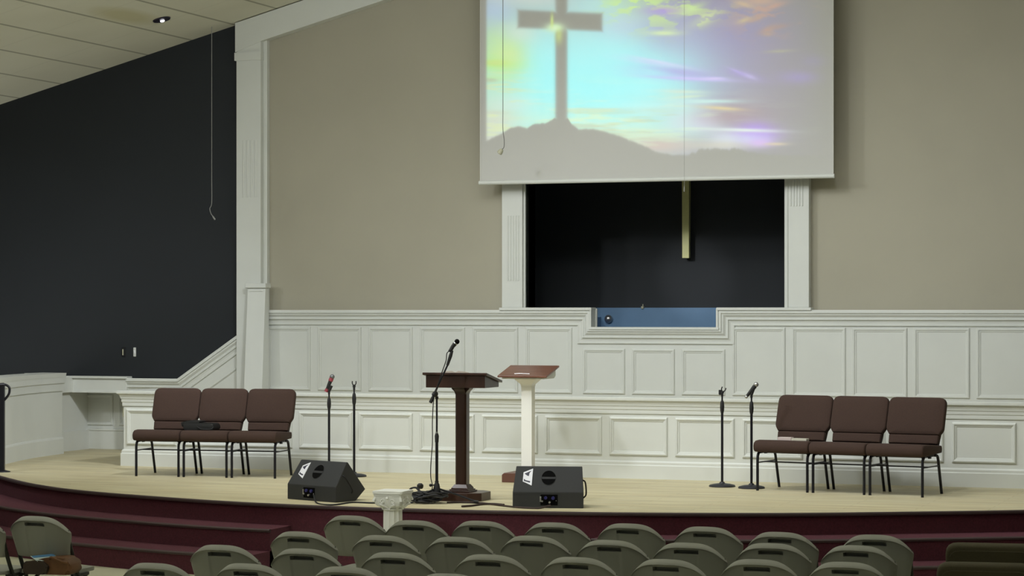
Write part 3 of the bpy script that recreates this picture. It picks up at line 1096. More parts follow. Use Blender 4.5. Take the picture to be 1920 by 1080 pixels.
# handrail at the far end of the stage front
hx, hy = G(4, 885)
hr = thing('handrail', 'black metal handrail with a scrolled end at the stage steps', 'handrail', (hx, hy, ZS), A)
bm = bmesh.new()
add_box(bm, -0.026, 0.026, -0.026, 0.026, 0.0, 0.93)
new_obj('post', bm, BLACKMETAL, hr)
bm = bmesh.new()
add_lathe(bm, [(0.088, 0), (0.085, 0.008), (0.06, 0.014), (0.035, 0.022)], 24)
new_obj('base_plate', bm, BLACKMETAL, hr, True)
bm = bmesh.new()
pts = catmull([(-0.02, 0, 0.925), (0.03, 0, 0.93), (0.075, 0, 0.90), (0.075, 0, 0.84), (0.045, 0, 0.79), (0.022, 0, 0.765)], 7)
add_tube(bm, pts, 0.013, 10)
new_obj('scroll', bm, BLACKMETAL, hr, True)
bm = bmesh.new()
add_tube(bm, [(0.02, 0, 0.93), (-0.15, -0.1, 0.92), (-0.95, -0.75, 0.38)], 0.02, 10)
new_obj('top_rail', bm, BLACKMETAL, hr, True)
bm = bmesh.new()
add_box(bm, -0.96, -0.92, -0.76, -0.72, -ZS + 0.0, 0.42)
new_obj('lower_post', bm, BLACKMETAL, hr)

# ------------------------------------------------------------------ upholstered stage chairs
def rounded(pts, r, n=4):
    out = []
    m = len(pts)
    for i in range(m):
        p0, p1, p2 = Vector(pts[i - 1]), Vector(pts[i]), Vector(pts[(i + 1) % m])
        a_ = p1 + (p0 - p1).normalized() * min(r[i], (p0 - p1).length * 0.45)
        b_ = p1 + (p2 - p1).normalized() * min(r[i], (p2 - p1).length * 0.45)
        for k in range(n + 1):
            t = k / n
            out.append(tuple(a_.lerp(p1, t).lerp(p1.lerp(b_, t), t)))
    return out


def cushion(name, outline, y0, y1, puff, m, parent, M=None):
    """Padded block: an x-z outline given depth, with soft edges and a slightly swollen face."""
    bm = bmesh.new()
    cxz = Vector((sum(p[0] for p in outline) / len(outline), sum(p[1] for p in outline) / len(outline)))
    mid = (y0 + y1) / 2
    th = (y1 - y0) / 2
    levels = [(0.945, -1.0), (0.982, -0.82), (0.997, -0.45), (1.0, 0), (0.997, 0.45), (0.982, 0.82), (0.945, 1.0)]
    rings = []
    for s, t in levels:
        ring = []
        for p in outline:
            v = cxz + (Vector(p) - cxz) * s
            ring.append(bm.verts.new((v.x, mid + th * t, v.y)))
        rings.append(ring)
    n = len(outline)
    for a_, b_ in zip(rings, rings[1:]):
        for k in range(n):
            bm.faces.new((a_[k], a_[(k + 1) % n], b_[(k + 1) % n], b_[k]))
    for ring, sg in ((rings[0], -1), (rings[-1], 1)):
        prev = ring
        for s, pf in ((0.75, 0.5), (0.45, 0.85), (0.15, 1.0)):
            cur = []
            for p in outline:
                v = cxz + (Vector(p) - cxz) * s * 0.945
                cur.append(bm.verts.new((v.x, mid + sg * (th + puff * pf), v.y)))
            for k in range(n):
                bm.faces.new((prev[k], prev[(k + 1) % n], cur[(k + 1) % n], cur[k]))
            prev = cur
        bm.faces.new(prev)
    if M is not None:
        bm.transform(M)
    return new_obj(name, bm, m, parent, True, 60)


def stage_chair(label, w, up, back_mat, group):
    """Upholstered stacking chair facing -Y; origin on the ground under the middle of its front legs."""
    r = thing('upholstered_chair', label, 'chair', (0, 0, 0), 0, group)
    h = w / 2
    # seat with a rolled front edge
    bm = bmesh.new()
    prof = [(-0.055, 0.405), (-0.058, 0.43), (-0.045, 0.462), (-0.015, 0.480), (0.05, 0.484), (0.2, 0.474), (0.36, 0.462), (0.46, 0.455), (0.47, 0.42), (0.46, 0.385), (0.2, 0.375), (0.0, 0.368), (-0.035, 0.372), (-0.05, 0.385)]
    xs = [-h + 0.004, -h + 0.010, -h + 0.022, -h * 0.6, 0, h * 0.6, h - 0.022, h - 0.010, h - 0.004]
    sc = [0.80, 0.92, 0.985, 1, 1.01, 1, 0.985, 0.92, 0.80]
    cy, cz = 0.185, 0.425
    rings = [[bm.verts.new((x, cy + (p[0] - cy) * (1 - (1 - s) * 0.25), cz + (p[1] - cz) * s)) for p in prof] for x, s in zip(xs, sc)]
    n = len(prof)
    for a_, b_ in zip(rings, rings[1:]):
        for k in range(n):
            bm.faces.new((a_[k], a_[(k + 1) % n], b_[(k + 1) % n], b_[k]))
    bm.faces.new(rings[0]); bm.faces.new(rings[-1][::-1])
    new_obj('seat', bm, up, r, True, 50)
    # back in two cushions: a broad upper one and a narrower lower one
    M = Matrix.Translation((0, 0.455, 0.46)) @ Matrix.Rotation(-math.radians(18), 4, 'X') @ Matrix.Translation((0, 0, -0.46))
    ol = rounded([(-h + 0.034, 0.548), (h - 0.034, 0.548), (h - 0.000, 0.60), (h - 0.000, 0.915), (-h + 0.000, 0.915), (-h + 0.000, 0.60)], [0.006, 0.006, 0.02, 0.07, 0.07, 0.02])
    cushion('upper_backrest', ol, -0.035, 0.03, 0.010, up, r, M)
    ol = rounded([(-h + 0.04, 0.46), (h - 0.04, 0.46), (h - 0.036, 0.545), (-h + 0.036, 0.545)], [0.006, 0.006, 0.012, 0.012])
    cushion('lower_backrest', ol, -0.034, 0.018, 0.004, up, r, M)
    bm = bmesh.new()
    ol = rounded([(-h + 0.05, 0.44), (h - 0.05, 0.44), (h - 0.03, 0.62), (h - 0.02, 0.885), (-h + 0.02, 0.885), (-h + 0.03, 0.62)], [0.02, 0.02, 0.03, 0.07, 0.07, 0.03])
    add_prism(bm, ol, 'y', 0.016, 0.040)
    bm.transform(M)
    new_obj('back_panel', bm, back_mat, r)
    lx = h - 0.028
    for sg in (-1, 1):
        bm = bmesh.new()
        add_tube(bm, catmull([(sg * (lx - 0.012), 0.10, 0.368), (sg * lx, 0.045, 0.366), (sg * lx, 0.008, 0.335), (sg * lx, 0.0, 0.27), (sg * lx, 0.0, 0.14), (sg * lx, 0.0, 0.0)], 5), 0.0135, 10)
        new_obj('leg', bm, BLACKMETAL, r, True)
        bm = bmesh.new()
        add_tube(bm, catmull([(sg * (lx - 0.012), 0.34, 0.368), (sg * lx, 0.385, 0.362), (sg * lx, 0.415, 0.325), (sg * lx, 0.44, 0.24), (sg * lx, 0.475, 0.12), (sg * lx, 0.51, 0.0)], 5), 0.0135, 10)
        new_obj('leg', bm, BLACKMETAL, r, True)
    bm = bmesh.new()
    for sg in (-1, 1):
        add_tube(bm, [(sg * lx, 0.0, 0.268), (sg * lx, 0.432, 0.268)], 0.0065, 8)
    add_tube(bm, [(-lx, 0.16, 0.268), (lx, 0.16, 0.268)], 0.0065, 8)
    new_obj('stretcher', bm, BLACKMETAL, r, True)
    bm = bmesh.new()
    for sg in (-1, 1):
        add_tube(bm, [(sg * (lx - 0.015), 0.03, 0.364), (sg * (lx - 0.015), 0.40, 0.368)], 0.011, 8)
        add_tube(bm, [(sg * (lx - 0.02), 0.38, 0.37), (sg * (lx - 0.02), 0.47, 0.48), (sg * (lx - 0.03), 0.52, 0.60)], 0.010, 8)
        add_box(bm, sg * lx - 0.012, sg * lx + 0.012, 0.17, 0.21, 0.345, 0.368, 0.003)
    add_tube(bm, [(-lx + 0.015, 0.08, 0.366), (lx - 0.015, 0.08, 0.366)], 0.009, 8)
    new_obj('seat_frame', bm, BLACKMETAL, r, True)
    return r


GL = 'row of three chairs by the low choir wall end'
p0, p3 = Vector(G(253.9, 893.5)), Vector(G(516.5, 896.7))
dirv = (p3 - p0).normalized()
rzL = math.radians(6.0)
midc = (p0 + p3) / 2
dirv = Vector((math.cos(rzL), math.sin(rzL)))
p0 = midc - dirv * 0.7485
p3 = midc + dirv * 0.7485
LW = 0.524
c0 = stage_chair('brown upholstered chair at the outer end of the row near the handrail', LW, BROWN, BROWN, 'brown chairs in the row near the handrail')
labsL = ['brown upholstered chair at the outer end of the row near the handrail',
         'brown upholstered chair in the middle of the row near the handrail',
         'brown upholstered chair at the microphone end of the row near the handrail']
spansL = (p3 - p0).length
for k in range(3):
    mid = midc + dirv * (k - 1) * 0.526
    if k == 0:
        c = c0
        c.location = (mid.x, mid.y, ZS)
        c.rotation_euler = (0, 0, rzL)
    else:
        c = copy_tree(c0, (mid.x, mid.y, ZS), rzL, labsL[k])
    if k == 0:
        midL0 = mid.copy()
midR = (Vector(G(1421, 918.5)) + Vector(G(1730, 934))) / 2
rzR = math.radians(-10.5)
dirR = Vector((math.cos(rzR), math.sin(rzR)))
RW = 0.569
labsR = ['brown upholstered chair with a pamphlet on its seat, beside the two round-base microphone stands',
         'brown upholstered chair in the middle of the row beside the round-base microphone stands',
         'brown upholstered chair at the far end of the row from the round-base microphone stands']
cR = stage_chair(labsR[0], RW, BROWN, BROWN, 'brown chairs in the row beside the round-base stands')
for k in range(3):
    mid = midR + dirR * (k - 1) * 0.571
    if k == 0:
        cR.location = (mid.x, mid.y, ZS)
        cR.rotation_euler = (0, 0, rzR)
        midR0 = mid.copy()
    else:
        copy_tree(cR, (mid.x, mid.y, ZS), rzR, labsR[k])

# things lying on the seats
nL = Vector((-dirv.y, dirv.x))
cs = midL0 + dirv * 0.43 + nL * 0.13
bag = thing('bible_case', 'soft black zip case lying across the seats of the row near the handrail', 'case', (cs.x, cs.y, ZS + 0.485), rzL + 0.02)
bm = bmesh.new()
add_prism(bm, rounded([(-0.155, 0.0), (0.17, 0.0), (0.178, 0.03), (0.165, 0.066), (-0.05, 0.078), (-0.165, 0.07)], [0.012, 0.012, 0.02, 0.02, 0.03, 0.02]), 'y', -0.10, 0.10, 0.008)
new_obj('case_body', bm, BLACKLEATHER, bag, True)
bm = bmesh.new()
add_prism(bm, rounded([(-0.19, 0.076), (-0.10, 0.098), (0.02, 0.088), (0.02, 0.078), (-0.16, 0.062), (-0.175, 0.03)], [0.01] * 6), 'y', -0.09, 0.09, 0.004)
new_obj('cover_flap', bm, BLACKLEATHER, bag, True)
bm = bmesh.new()
add_tube(bm, catmull([(0.16, -0.1, 0.05), (0.175, -0.12, 0.03), (0.15, -0.13, 0.012), (0.06, -0.125, 0.010), (0.0, -0.105, 0.03)], 6), 0.005, 8)
new_obj('strap', bm, BLACKLEATHER, bag, True)
nR = Vector((-dirR.y, dirR.x))
cs = midR0 + dirR * -0.02 + nR * 0.33
pm = thing('pamphlet', 'pale folded pamphlet on the brown seat next to the microphone stands', 'booklet', (cs.x, cs.y, ZS + 0.464), rzR)
bm = bmesh.new()
add_box(bm, -0.16, -0.02, -0.035, 0.035, 0.0, 0.034, 0.004)
new_obj('cover', bm, mat('pale_pink_paper', (0.62, 0.52, 0.50, 1), 0.8), pm)
bm = bmesh.new()
add_box(bm, -0.018, 0.14, -0.035, 0.035, 0.0, 0.026, 0.004)
new_obj('pages', bm, mat('cream_paper', (0.60, 0.58, 0.48, 1), 0.8), pm)

# ------------------------------------------------------------------ microphone stands with round bases
def mic_body(bm, base, d, length, r):
    d = Vector(d).normalized()
    b0 = Vector(base)
    add_tube(bm, [b0, b0 + d * 0.01, b0 + d * length * 0.85, b0 + d * length], r, 14, radii=[r * 0.7, r * 0.8, r * 1.05, r * 1.2])


def ball(bm, c, r, seg=14):
    bmesh.ops.create_uvsphere(bm, u_segments=seg, v_segments=10, radius=r, matrix=Matrix.Translation(c))


def round_stand(label, x, y, height, rz, mic=None):
    gx, gy = G(x, y)
    r = thing('microphone_stand', label, 'microphone stand', (gx, gy, ZS), rz, 'straight microphone stands on round bases')
    bm = bmesh.new()
    add_lathe(bm, [(0.128, 0.0), (0.130, 0.008), (0.122, 0.018), (0.08, 0.028), (0.03, 0.034), (0.02, 0.048)], 36)
    new_obj('base', bm, mat('base_iron', (0.028, 0.028, 0.034, 1), 0.5, 0.3), r, True)
    bm = bmesh.new()
    add_tube(bm, [(0, 0, 0.03), (0, 0, height - 0.20)], 0.0125, 12)
    new_obj('pole', bm, BLACKMETAL, r, True)
    bm = bmesh.new()
    add_lathe(bm, [(0.013, height - 0.245), (0.019, height - 0.22), (0.021, height - 0.18), (0.018, height - 0.14), (0.012, height - 0.12)], 16)
    new_obj('clutch', bm, RUBBER, r, True)
    bm = bmesh.new()
    add_tube(bm, [(0, 0, height - 0.13), (0, 0, height - 0.055)], 0.0085, 10)
    new_obj('upper_tube', bm, BLACKMETAL, r, True)
    return r


def clip(r, h, tilt, forked):
    bm = bmesh.new()
    d = Vector((math.sin(tilt), 0, math.cos(tilt)))
    add_tube(bm, [(0, 0, h - 0.07), (0, 0, h - 0.03)], 0.012, 10)
    b0 = Vector((0, 0, h - 0.035))
    add_tube(bm, [b0 - d * 0.005, b0 + d * 0.02], 0.016, 10)
    if forked:
        s = Vector((d.z, 0, -d.x))
        for sg in (-1, 1):
            add_tube(bm, catmull([b0 + d * 0.012, b0 + d * 0.03 + s * sg * 0.018, b0 + d * 0.058 + s * sg * 0.019], 5), 0.0055, 8)
    else:
        add_tube(bm, [b0, b0 + d * 0.06], 0.019, 12, radii=[0.016, 0.020])
    return new_obj('clip', bm, RUBBER, r, True)


r = round_stand('microphone stand with an empty U-shaped clip behind the tilted floor speaker', 664, 893.5, 0.985, A)
clip(r, 0.965, 0.0, True)
r = round_stand('microphone stand holding a red-banded microphone behind the tilted floor speaker', 617, 891, 0.93, A)
clip(r, 0.915, 0.38, False)
sroot = r
bm = bmesh.new()
dirm = Vector((0.38, 0, 0.92)).normalized()
gx, gy = G(617, 891)


def local(root_xy, z=0):
    return Vector((root_xy[0], root_xy[1], z))


mic = thing('microphone', 'black microphone with red bands and grey grille in the stand near the brown chairs', 'microphone', (gx, gy, ZS), A)
b0 = Vector((-0.03, 0, 0.875))
add_tube(bm, [b0, b0 + dirm * 0.03, b0 + dirm * 0.15, b0 + dirm * 0.155], 0.015, 12, radii=[0.012, 0.016, 0.022, 0.022])
new_obj('handle', bm, RUBBER, mic, True)
bm = bmesh.new()
add_tube(bm, [b0 - dirm * 0.005, b0 + dirm * 0.028], 0.02, 12)
new_obj('ring', bm, PINKTAPE, mic, True)
bm = bmesh.new()
add_tube(bm, [b0 + dirm * 0.115, b0 + dirm * 0.15], 0.024, 12)
new_obj('ring', bm, PINKTAPE, mic, True)
bm = bmesh.new()
ball(bm, b0 + dirm * 0.165, 0.026)
new_obj('grille', bm, MESHGREY, mic, True)

r = round_stand('microphone stand with an empty tilted clip, the one further from the chairs with the pamphlet', 1354, 912.5, 0.96, A)
clip(r, 0.95, 0.35, True)
bm = bmesh.new()
add_box(bm, -0.034, -0.008, -0.012, 0.012, 0.895, 0.945, 0.006)
new_obj('clip_body', bm, RUBBER, r)
r = round_stand('microphone stand holding a silver microphone beside the chair with the pamphlet', 1409, 915.5, 0.96, A)
clip(r, 0.945, 0.30, False)
gx, gy = G(1409, 915.5)
mic = thing('microphone', 'silver-headed microphone in the stand beside the pamphlet chair', 'microphone', (gx, gy, ZS), A)
d2 = Vector((0.80, 0, 0.62)).normalized()
d2 = Vector((0.62, 0, 0.78)).normalized()
b0 = Vector((-0.048, 0, 0.885))
bm = bmesh.new()
add_tube(bm, [b0, b0 + d2 * 0.02, b0 + d2 * 0.13], 0.015, 12, radii=[0.011, 0.015, 0.022])
new_obj('handle', bm, RUBBER, mic, True)
bm = bmesh.new()
ball(bm, b0 + d2 * 0.15, 0.025)
new_obj('grille', bm, STEEL, mic, True)
bm = bmesh.new()
ball(bm, b0 - d2 * 0.002, 0.016)
new_obj('end_cap', bm, STEEL, mic, True)

# ------------------------------------------------------------------ boom stand on a tripod
bx_, by_ = G(819, 944)
bs = thing('boom_stand', 'tripod boom microphone stand in front of the dark wooden pulpit', 'microphone stand', (bx_, by_, ZS), A)
bm = bmesh.new()
add_tube(bm, [(0, 0, 0.06), (0, 0, 0.55)], 0.0135, 12)
new_obj('pole', bm, BLACKMETAL, bs, True)
bm = bmesh.new()
add_tube(bm, [(0, 0, 0.62), (0, 0, 0.95)], 0.0085, 12)
new_obj('upper_tube', bm, BLACKMETAL, bs, True)
bm = bmesh.new()
add_tube(bm, [(0, 0, 0.545), (0, 0, 0.60), (0, 0, 0.625)], 0.018, 12, radii=[0.016, 0.019, 0.012])
new_obj('pole_collar', bm, RUBBER, bs, True)
bm = bmesh.new()
add_tube(bm, [(0, 0, 0.61), (0, 0, 0.64)], 0.0105, 12)
new_obj('chrome_band', bm, STEEL, bs, True)
bm = bmesh.new()
add_lathe(bm, [(0.034, 0.085), (0.036, 0.10), (0.024, 0.17), (0.016, 0.185), (0.018, 0.20)], 16)
new_obj('hub', bm, RUBBER, bs, True)
bm = bmesh.new()
add_tube(bm, [(0, 0, 0.165), (-0.05, -0.01, 0.163)], 0.006, 8)
ball(bm, (-0.055, -0.01, 0.163), 0.014, 10)
new_obj('knob', bm, RUBBER, bs, True)
for ang in (-4, 118, 205):
    a_ = math.radians(ang)
    L = 0.36 if ang == -4 else 0.30
    bm = bmesh.new()
    add_tube(bm, [(0.02 * math.cos(a_), 0.02 * math.sin(a_), 0.13), (L * 0.5 * math.cos(a_), L * 0.5 * math.sin(a_), 0.08), (L * math.cos(a_), L * math.sin(a_), 0.014)], 0.0085, 8)
    leg = new_obj('leg', bm, BLACKMETAL, bs, True)
    bm = bmesh.new()
    e = Vector((L * math.cos(a_), L * math.sin(a_), 0.014))
    dd = Vector((math.cos(a_), math.sin(a_), -0.12))
    add_tube(bm, [e - dd * 0.03 + Vector((0, 0, 0.002)), e + dd * 0.012 + Vector((0, 0, 0.003))], 0.0135, 10)
    new_obj('rubber_foot', bm, RUBBER, leg, True)
sc_ = 20.9 / FPX


def bpt(x, y, yy=0.0):
    return Vector(((x - 819) * sc_, yy, HC - ZS - (y - 582) * sc_))


bm = bmesh.new()
add_tube(bm, [bpt(808, 753, -0.03), bpt(822, 722, -0.03), bpt(841, 681, -0.03)], 0.0095, 10, radii=[0.013, 0.0085, 0.0085])
new_obj('boom_arm', bm, BLACKMETAL, bs, True)
bm = bmesh.new()
add_tube(bm, [bpt(807, 755, -0.03), bpt(812, 745, -0.03)], 0.0155, 12)
new_obj('counterweight', bm, RUBBER, bs, True)
bm = bmesh.new()
add_tube(bm, [(0, 0, 0.93), (0, 0, 0.955)], 0.014, 12)
ball(bm, bpt(816, 739, -0.015), 0.027, 12)
add_tube(bm, [bpt(816, 739, -0.03), bpt(810, 740, -0.03)], 0.012, 10)
new_obj('swivel_joint', bm, RUBBER, bs, True)
bm = bmesh.new()
add_tube(bm, [bpt(839, 685, -0.03), bpt(845, 667, -0.03), bpt(848, 657, -0.03)], 0.014, 12, radii=[0.012, 0.016, 0.012])
add_tube(bm, [bpt(845, 657, -0.03), bpt(850, 648, -0.03)], 0.017, 12)
new_obj('clip', bm, RUBBER, bs, True)
bmic = thing('microphone', 'black ball-headed microphone at the tip of the boom arm', 'microphone', (bx_, by_, ZS), A)
bm = bmesh.new()
add_tube(bm, [bpt(842, 659, -0.03), bpt(849, 650, -0.03), bpt(854, 643.5, -0.03)], 0.012, 12, radii=[0.010, 0.016, 0.021])
new_obj('handle', bm, RUBBER, bmic, True)
bm = bmesh.new()
ball(bm, bpt(857, 640.5, -0.03), 0.0235)
new_obj('grille', bm, SPKDARK, bmic, True)
bm = bmesh.new()
add_tube(bm, [bpt(853.3, 644.5, -0.03), bpt(854.6, 643.0, -0.03)], 0.0225, 14)
new_obj('band', bm, STEEL, bmic, True)
bcab = thing('microphone_cable', 'black cable hanging beside the boom stand down to the cable pile', 'cable', (bx_, by_, ZS), A)
bm = bmesh.new()
pts = [bpt(842, 658, -0.03), bpt(838, 663, -0.04), bpt(837, 674, -0.045), bpt(834, 684, -0.045), bpt(826, 706, -0.045), bpt(816, 738, -0.05), bpt(813, 752, -0.04), bpt(811, 790, -0.03), bpt(811, 830, -0.03), bpt(808, 872, -0.03), bpt(808, 895, -0.03), bpt(811, 912, -0.03), (-0.06, -0.03, 0.07), (-0.10, -0.07, 0.012)]
add_tube(bm, catmull(pts, 6), 0.0042, 6)
new_obj('cable_run', bm, RUBBER, bcab, True)

# ------------------------------------------------------------------ dark wooden pulpit
pxc, pyc = -7.655, 19.90
pul = thing('pulpit', 'dark mahogany pulpit with a deep slanted desk and stepped foot', 'pulpit', (pxc, pyc, ZS))
bm = bmesh.new()
add_prism(bm, [(-0.23, -0.12), (-0.13, -0.215), (0.13, -0.215), (0.23, -0.12), (0.23, 0.12), (0.13, 0.215), (-0.13, 0.215), (-0.23, 0.12)], 'z', 0.0, 0.075, 0.004)
new_obj('base', bm, MAHOG, pul)
bm = bmesh.new()
for hw_, z0, z1 in ((0.105, 0.075, 0.088), (0.092, 0.088, 0.10), (0.08, 0.10, 0.112)):
    add_box(bm, -hw_, hw_, -hw_, hw_, z0, z1, 0.003)
fr = [(-0.078, -0.078), (0.078, -0.078), (0.078, 0.078), (-0.078, 0.078)]
va = [bm.verts.new((x, y, 0.112)) for x, y in fr]
vb = [bm.verts.new((x * 0.72, y * 0.72, 0.142)) for x, y in fr]
for i in range(4):
    bm.faces.new((va[i], va[(i + 1) % 4], vb[(i + 1) % 4], vb[i]))
bm.faces.new(vb)
new_obj('column_foot', bm, MAHOG, pul)
bm = bmesh.new()
k = 0.053
c_ = 0.014
add_prism(bm, [(-k, -k + c_), (-k + c_, -k), (k - c_, -k), (k, -k + c_), (k, k - c_), (k - c_, k), (-k + c_, k), (-k, k - c_)], 'z', 0.13, 1.02, 0.002)
new_obj('column', bm, MAHOG, pul)
bm = bmesh.new()
for sx_, sy_ in ((1, 0), (-1, 0), (0, 1), (0, -1)):
    pts = [(0.05, 0.96), (0.06, 0.985), (0.085, 1.008), (0.088, 1.022), (0.0, 1.022), (0.0, 0.96)]
    if sx_:
        add_prism(bm, [(sx_ * p[0], p[1]) for p in pts], 'y', -0.05, 0.05)
    else:
        add_prism(bm, [(sy_ * p[0], p[1]) for p in pts], 'x', -0.05, 0.05)
new_obj('capital_brackets', bm, MAHOG, pul)
# desk: level bottom, top sloping down to the speaker's side
bm = bmesh.new()
add_prism(bm, [(-0.185, 1.022), (-0.185, 1.135), (0.185, 1.065), (0.185, 1.022)], 'x', -0.285, 0.285, 0.005)
new_obj('desk_box', bm, MAHOG, pul)
bm = bmesh.new()
add_prism(bm, [(-0.205, 1.137), (-0.205, 1.157), (-0.198, 1.160), (0.21, 1.082), (0.21, 1.062)], 'x', -0.31, 0.31, 0.004)
new_obj('desk_top', bm, MAHOG, pul)
bk = thing('open_book', 'open book with thin pages lying on the dark pulpit', 'book', (pxc - 0.03, pyc - 0.02, ZS + 1.125))
bk.rotation_euler = (-0.187, 0, 0)
bm = bmesh.new()
pts = [(-0.13, 0.0), (-0.13, 0.018), (-0.08, 0.028), (-0.03, 0.030), (0.0, 0.018), (0.03, 0.030), (0.08, 0.028), (0.13, 0.018), (0.13, 0.0)]
add_prism(bm, pts, 'y', -0.09, 0.09)
new_obj('pages', bm, mat('aged_pages', (0.42, 0.36, 0.30, 1), 0.8), bk)
bm = bmesh.new()
add_box(bm, -0.14, 0.14, -0.10, 0.10, -0.004, 0.002)
new_obj('cover', bm, BLACKLEATHER, bk)

# ------------------------------------------------------------------ white lectern with a brown slanted top
wx, wy = -7.855, 22.26
wl = thing('lectern', 'slim white lectern with a slanted brown wooden top', 'lectern', (wx, wy, ZS))
bm = bmesh.new()
add_prism(bm, [(-0.21, 0.0), (0.21, 0.0), (0.21, 0.075), (0.185, 0.095), (-0.185, 0.095), (-0.21, 0.075)], 'y', -0.2, 0.2, 0.006)
new_obj('base', bm, mat('brown_base_wood', (0.12, 0.050, 0.035, 1), 0.4), wl)
bm = bmesh.new()
add_box(bm, -0.056, 0.056, -0.05, 0.05, 0.09, 0.99, 0.004)
new_obj('column', bm, PLASTER, wl)
bm = bmesh.new()
fr = [(-1, -1), (1, -1), (1, 1), (-1, 1)]
prev = None
for s, z in ((0.058, 0.955), (0.060, 0.975), (0.072, 0.99), (0.085, 1.0), (0.10, 1.018), (0.11, 1.026), (0.11, 1.034)):
    cur = [bm.verts.new((x * s, y * s * 0.9, z)) for x, y in fr]
    if prev:
        for i in range(4):
            bm.faces.new((prev[i], prev[(i + 1) % 4], cur[(i + 1) % 4], cur[i]))
    prev = cur
bm.faces.new(prev)
new_obj('capital', bm, PLASTER, wl)
bm = bmesh.new()
add_prism(bm, [(-0.15, 1.034), (-0.15, 1.048), (0.20, 1.132), (0.20, 1.06), (0.15, 1.034)], 'x', -0.225, 0.225, 0.003)
new_obj('desk_box', bm, WHITE, wl)
bm = bmesh.new()
add_prism(bm, [(-0.185, 1.048), (-0.185, 1.068), (0.205, 1.164), (0.205, 1.144)], 'x', -0.262, 0.262, 0.004)
new_obj('desk_top', bm, MAHOGTOP, wl)
bm = bmesh.new()
add_tube(bm, [(-0.10, -0.125, 1.085), (-0.03, -0.13, 1.087), (0.06, -0.125, 1.085)], 0.0045, 8)
new_obj('book_rest', bm, STEEL, wl)

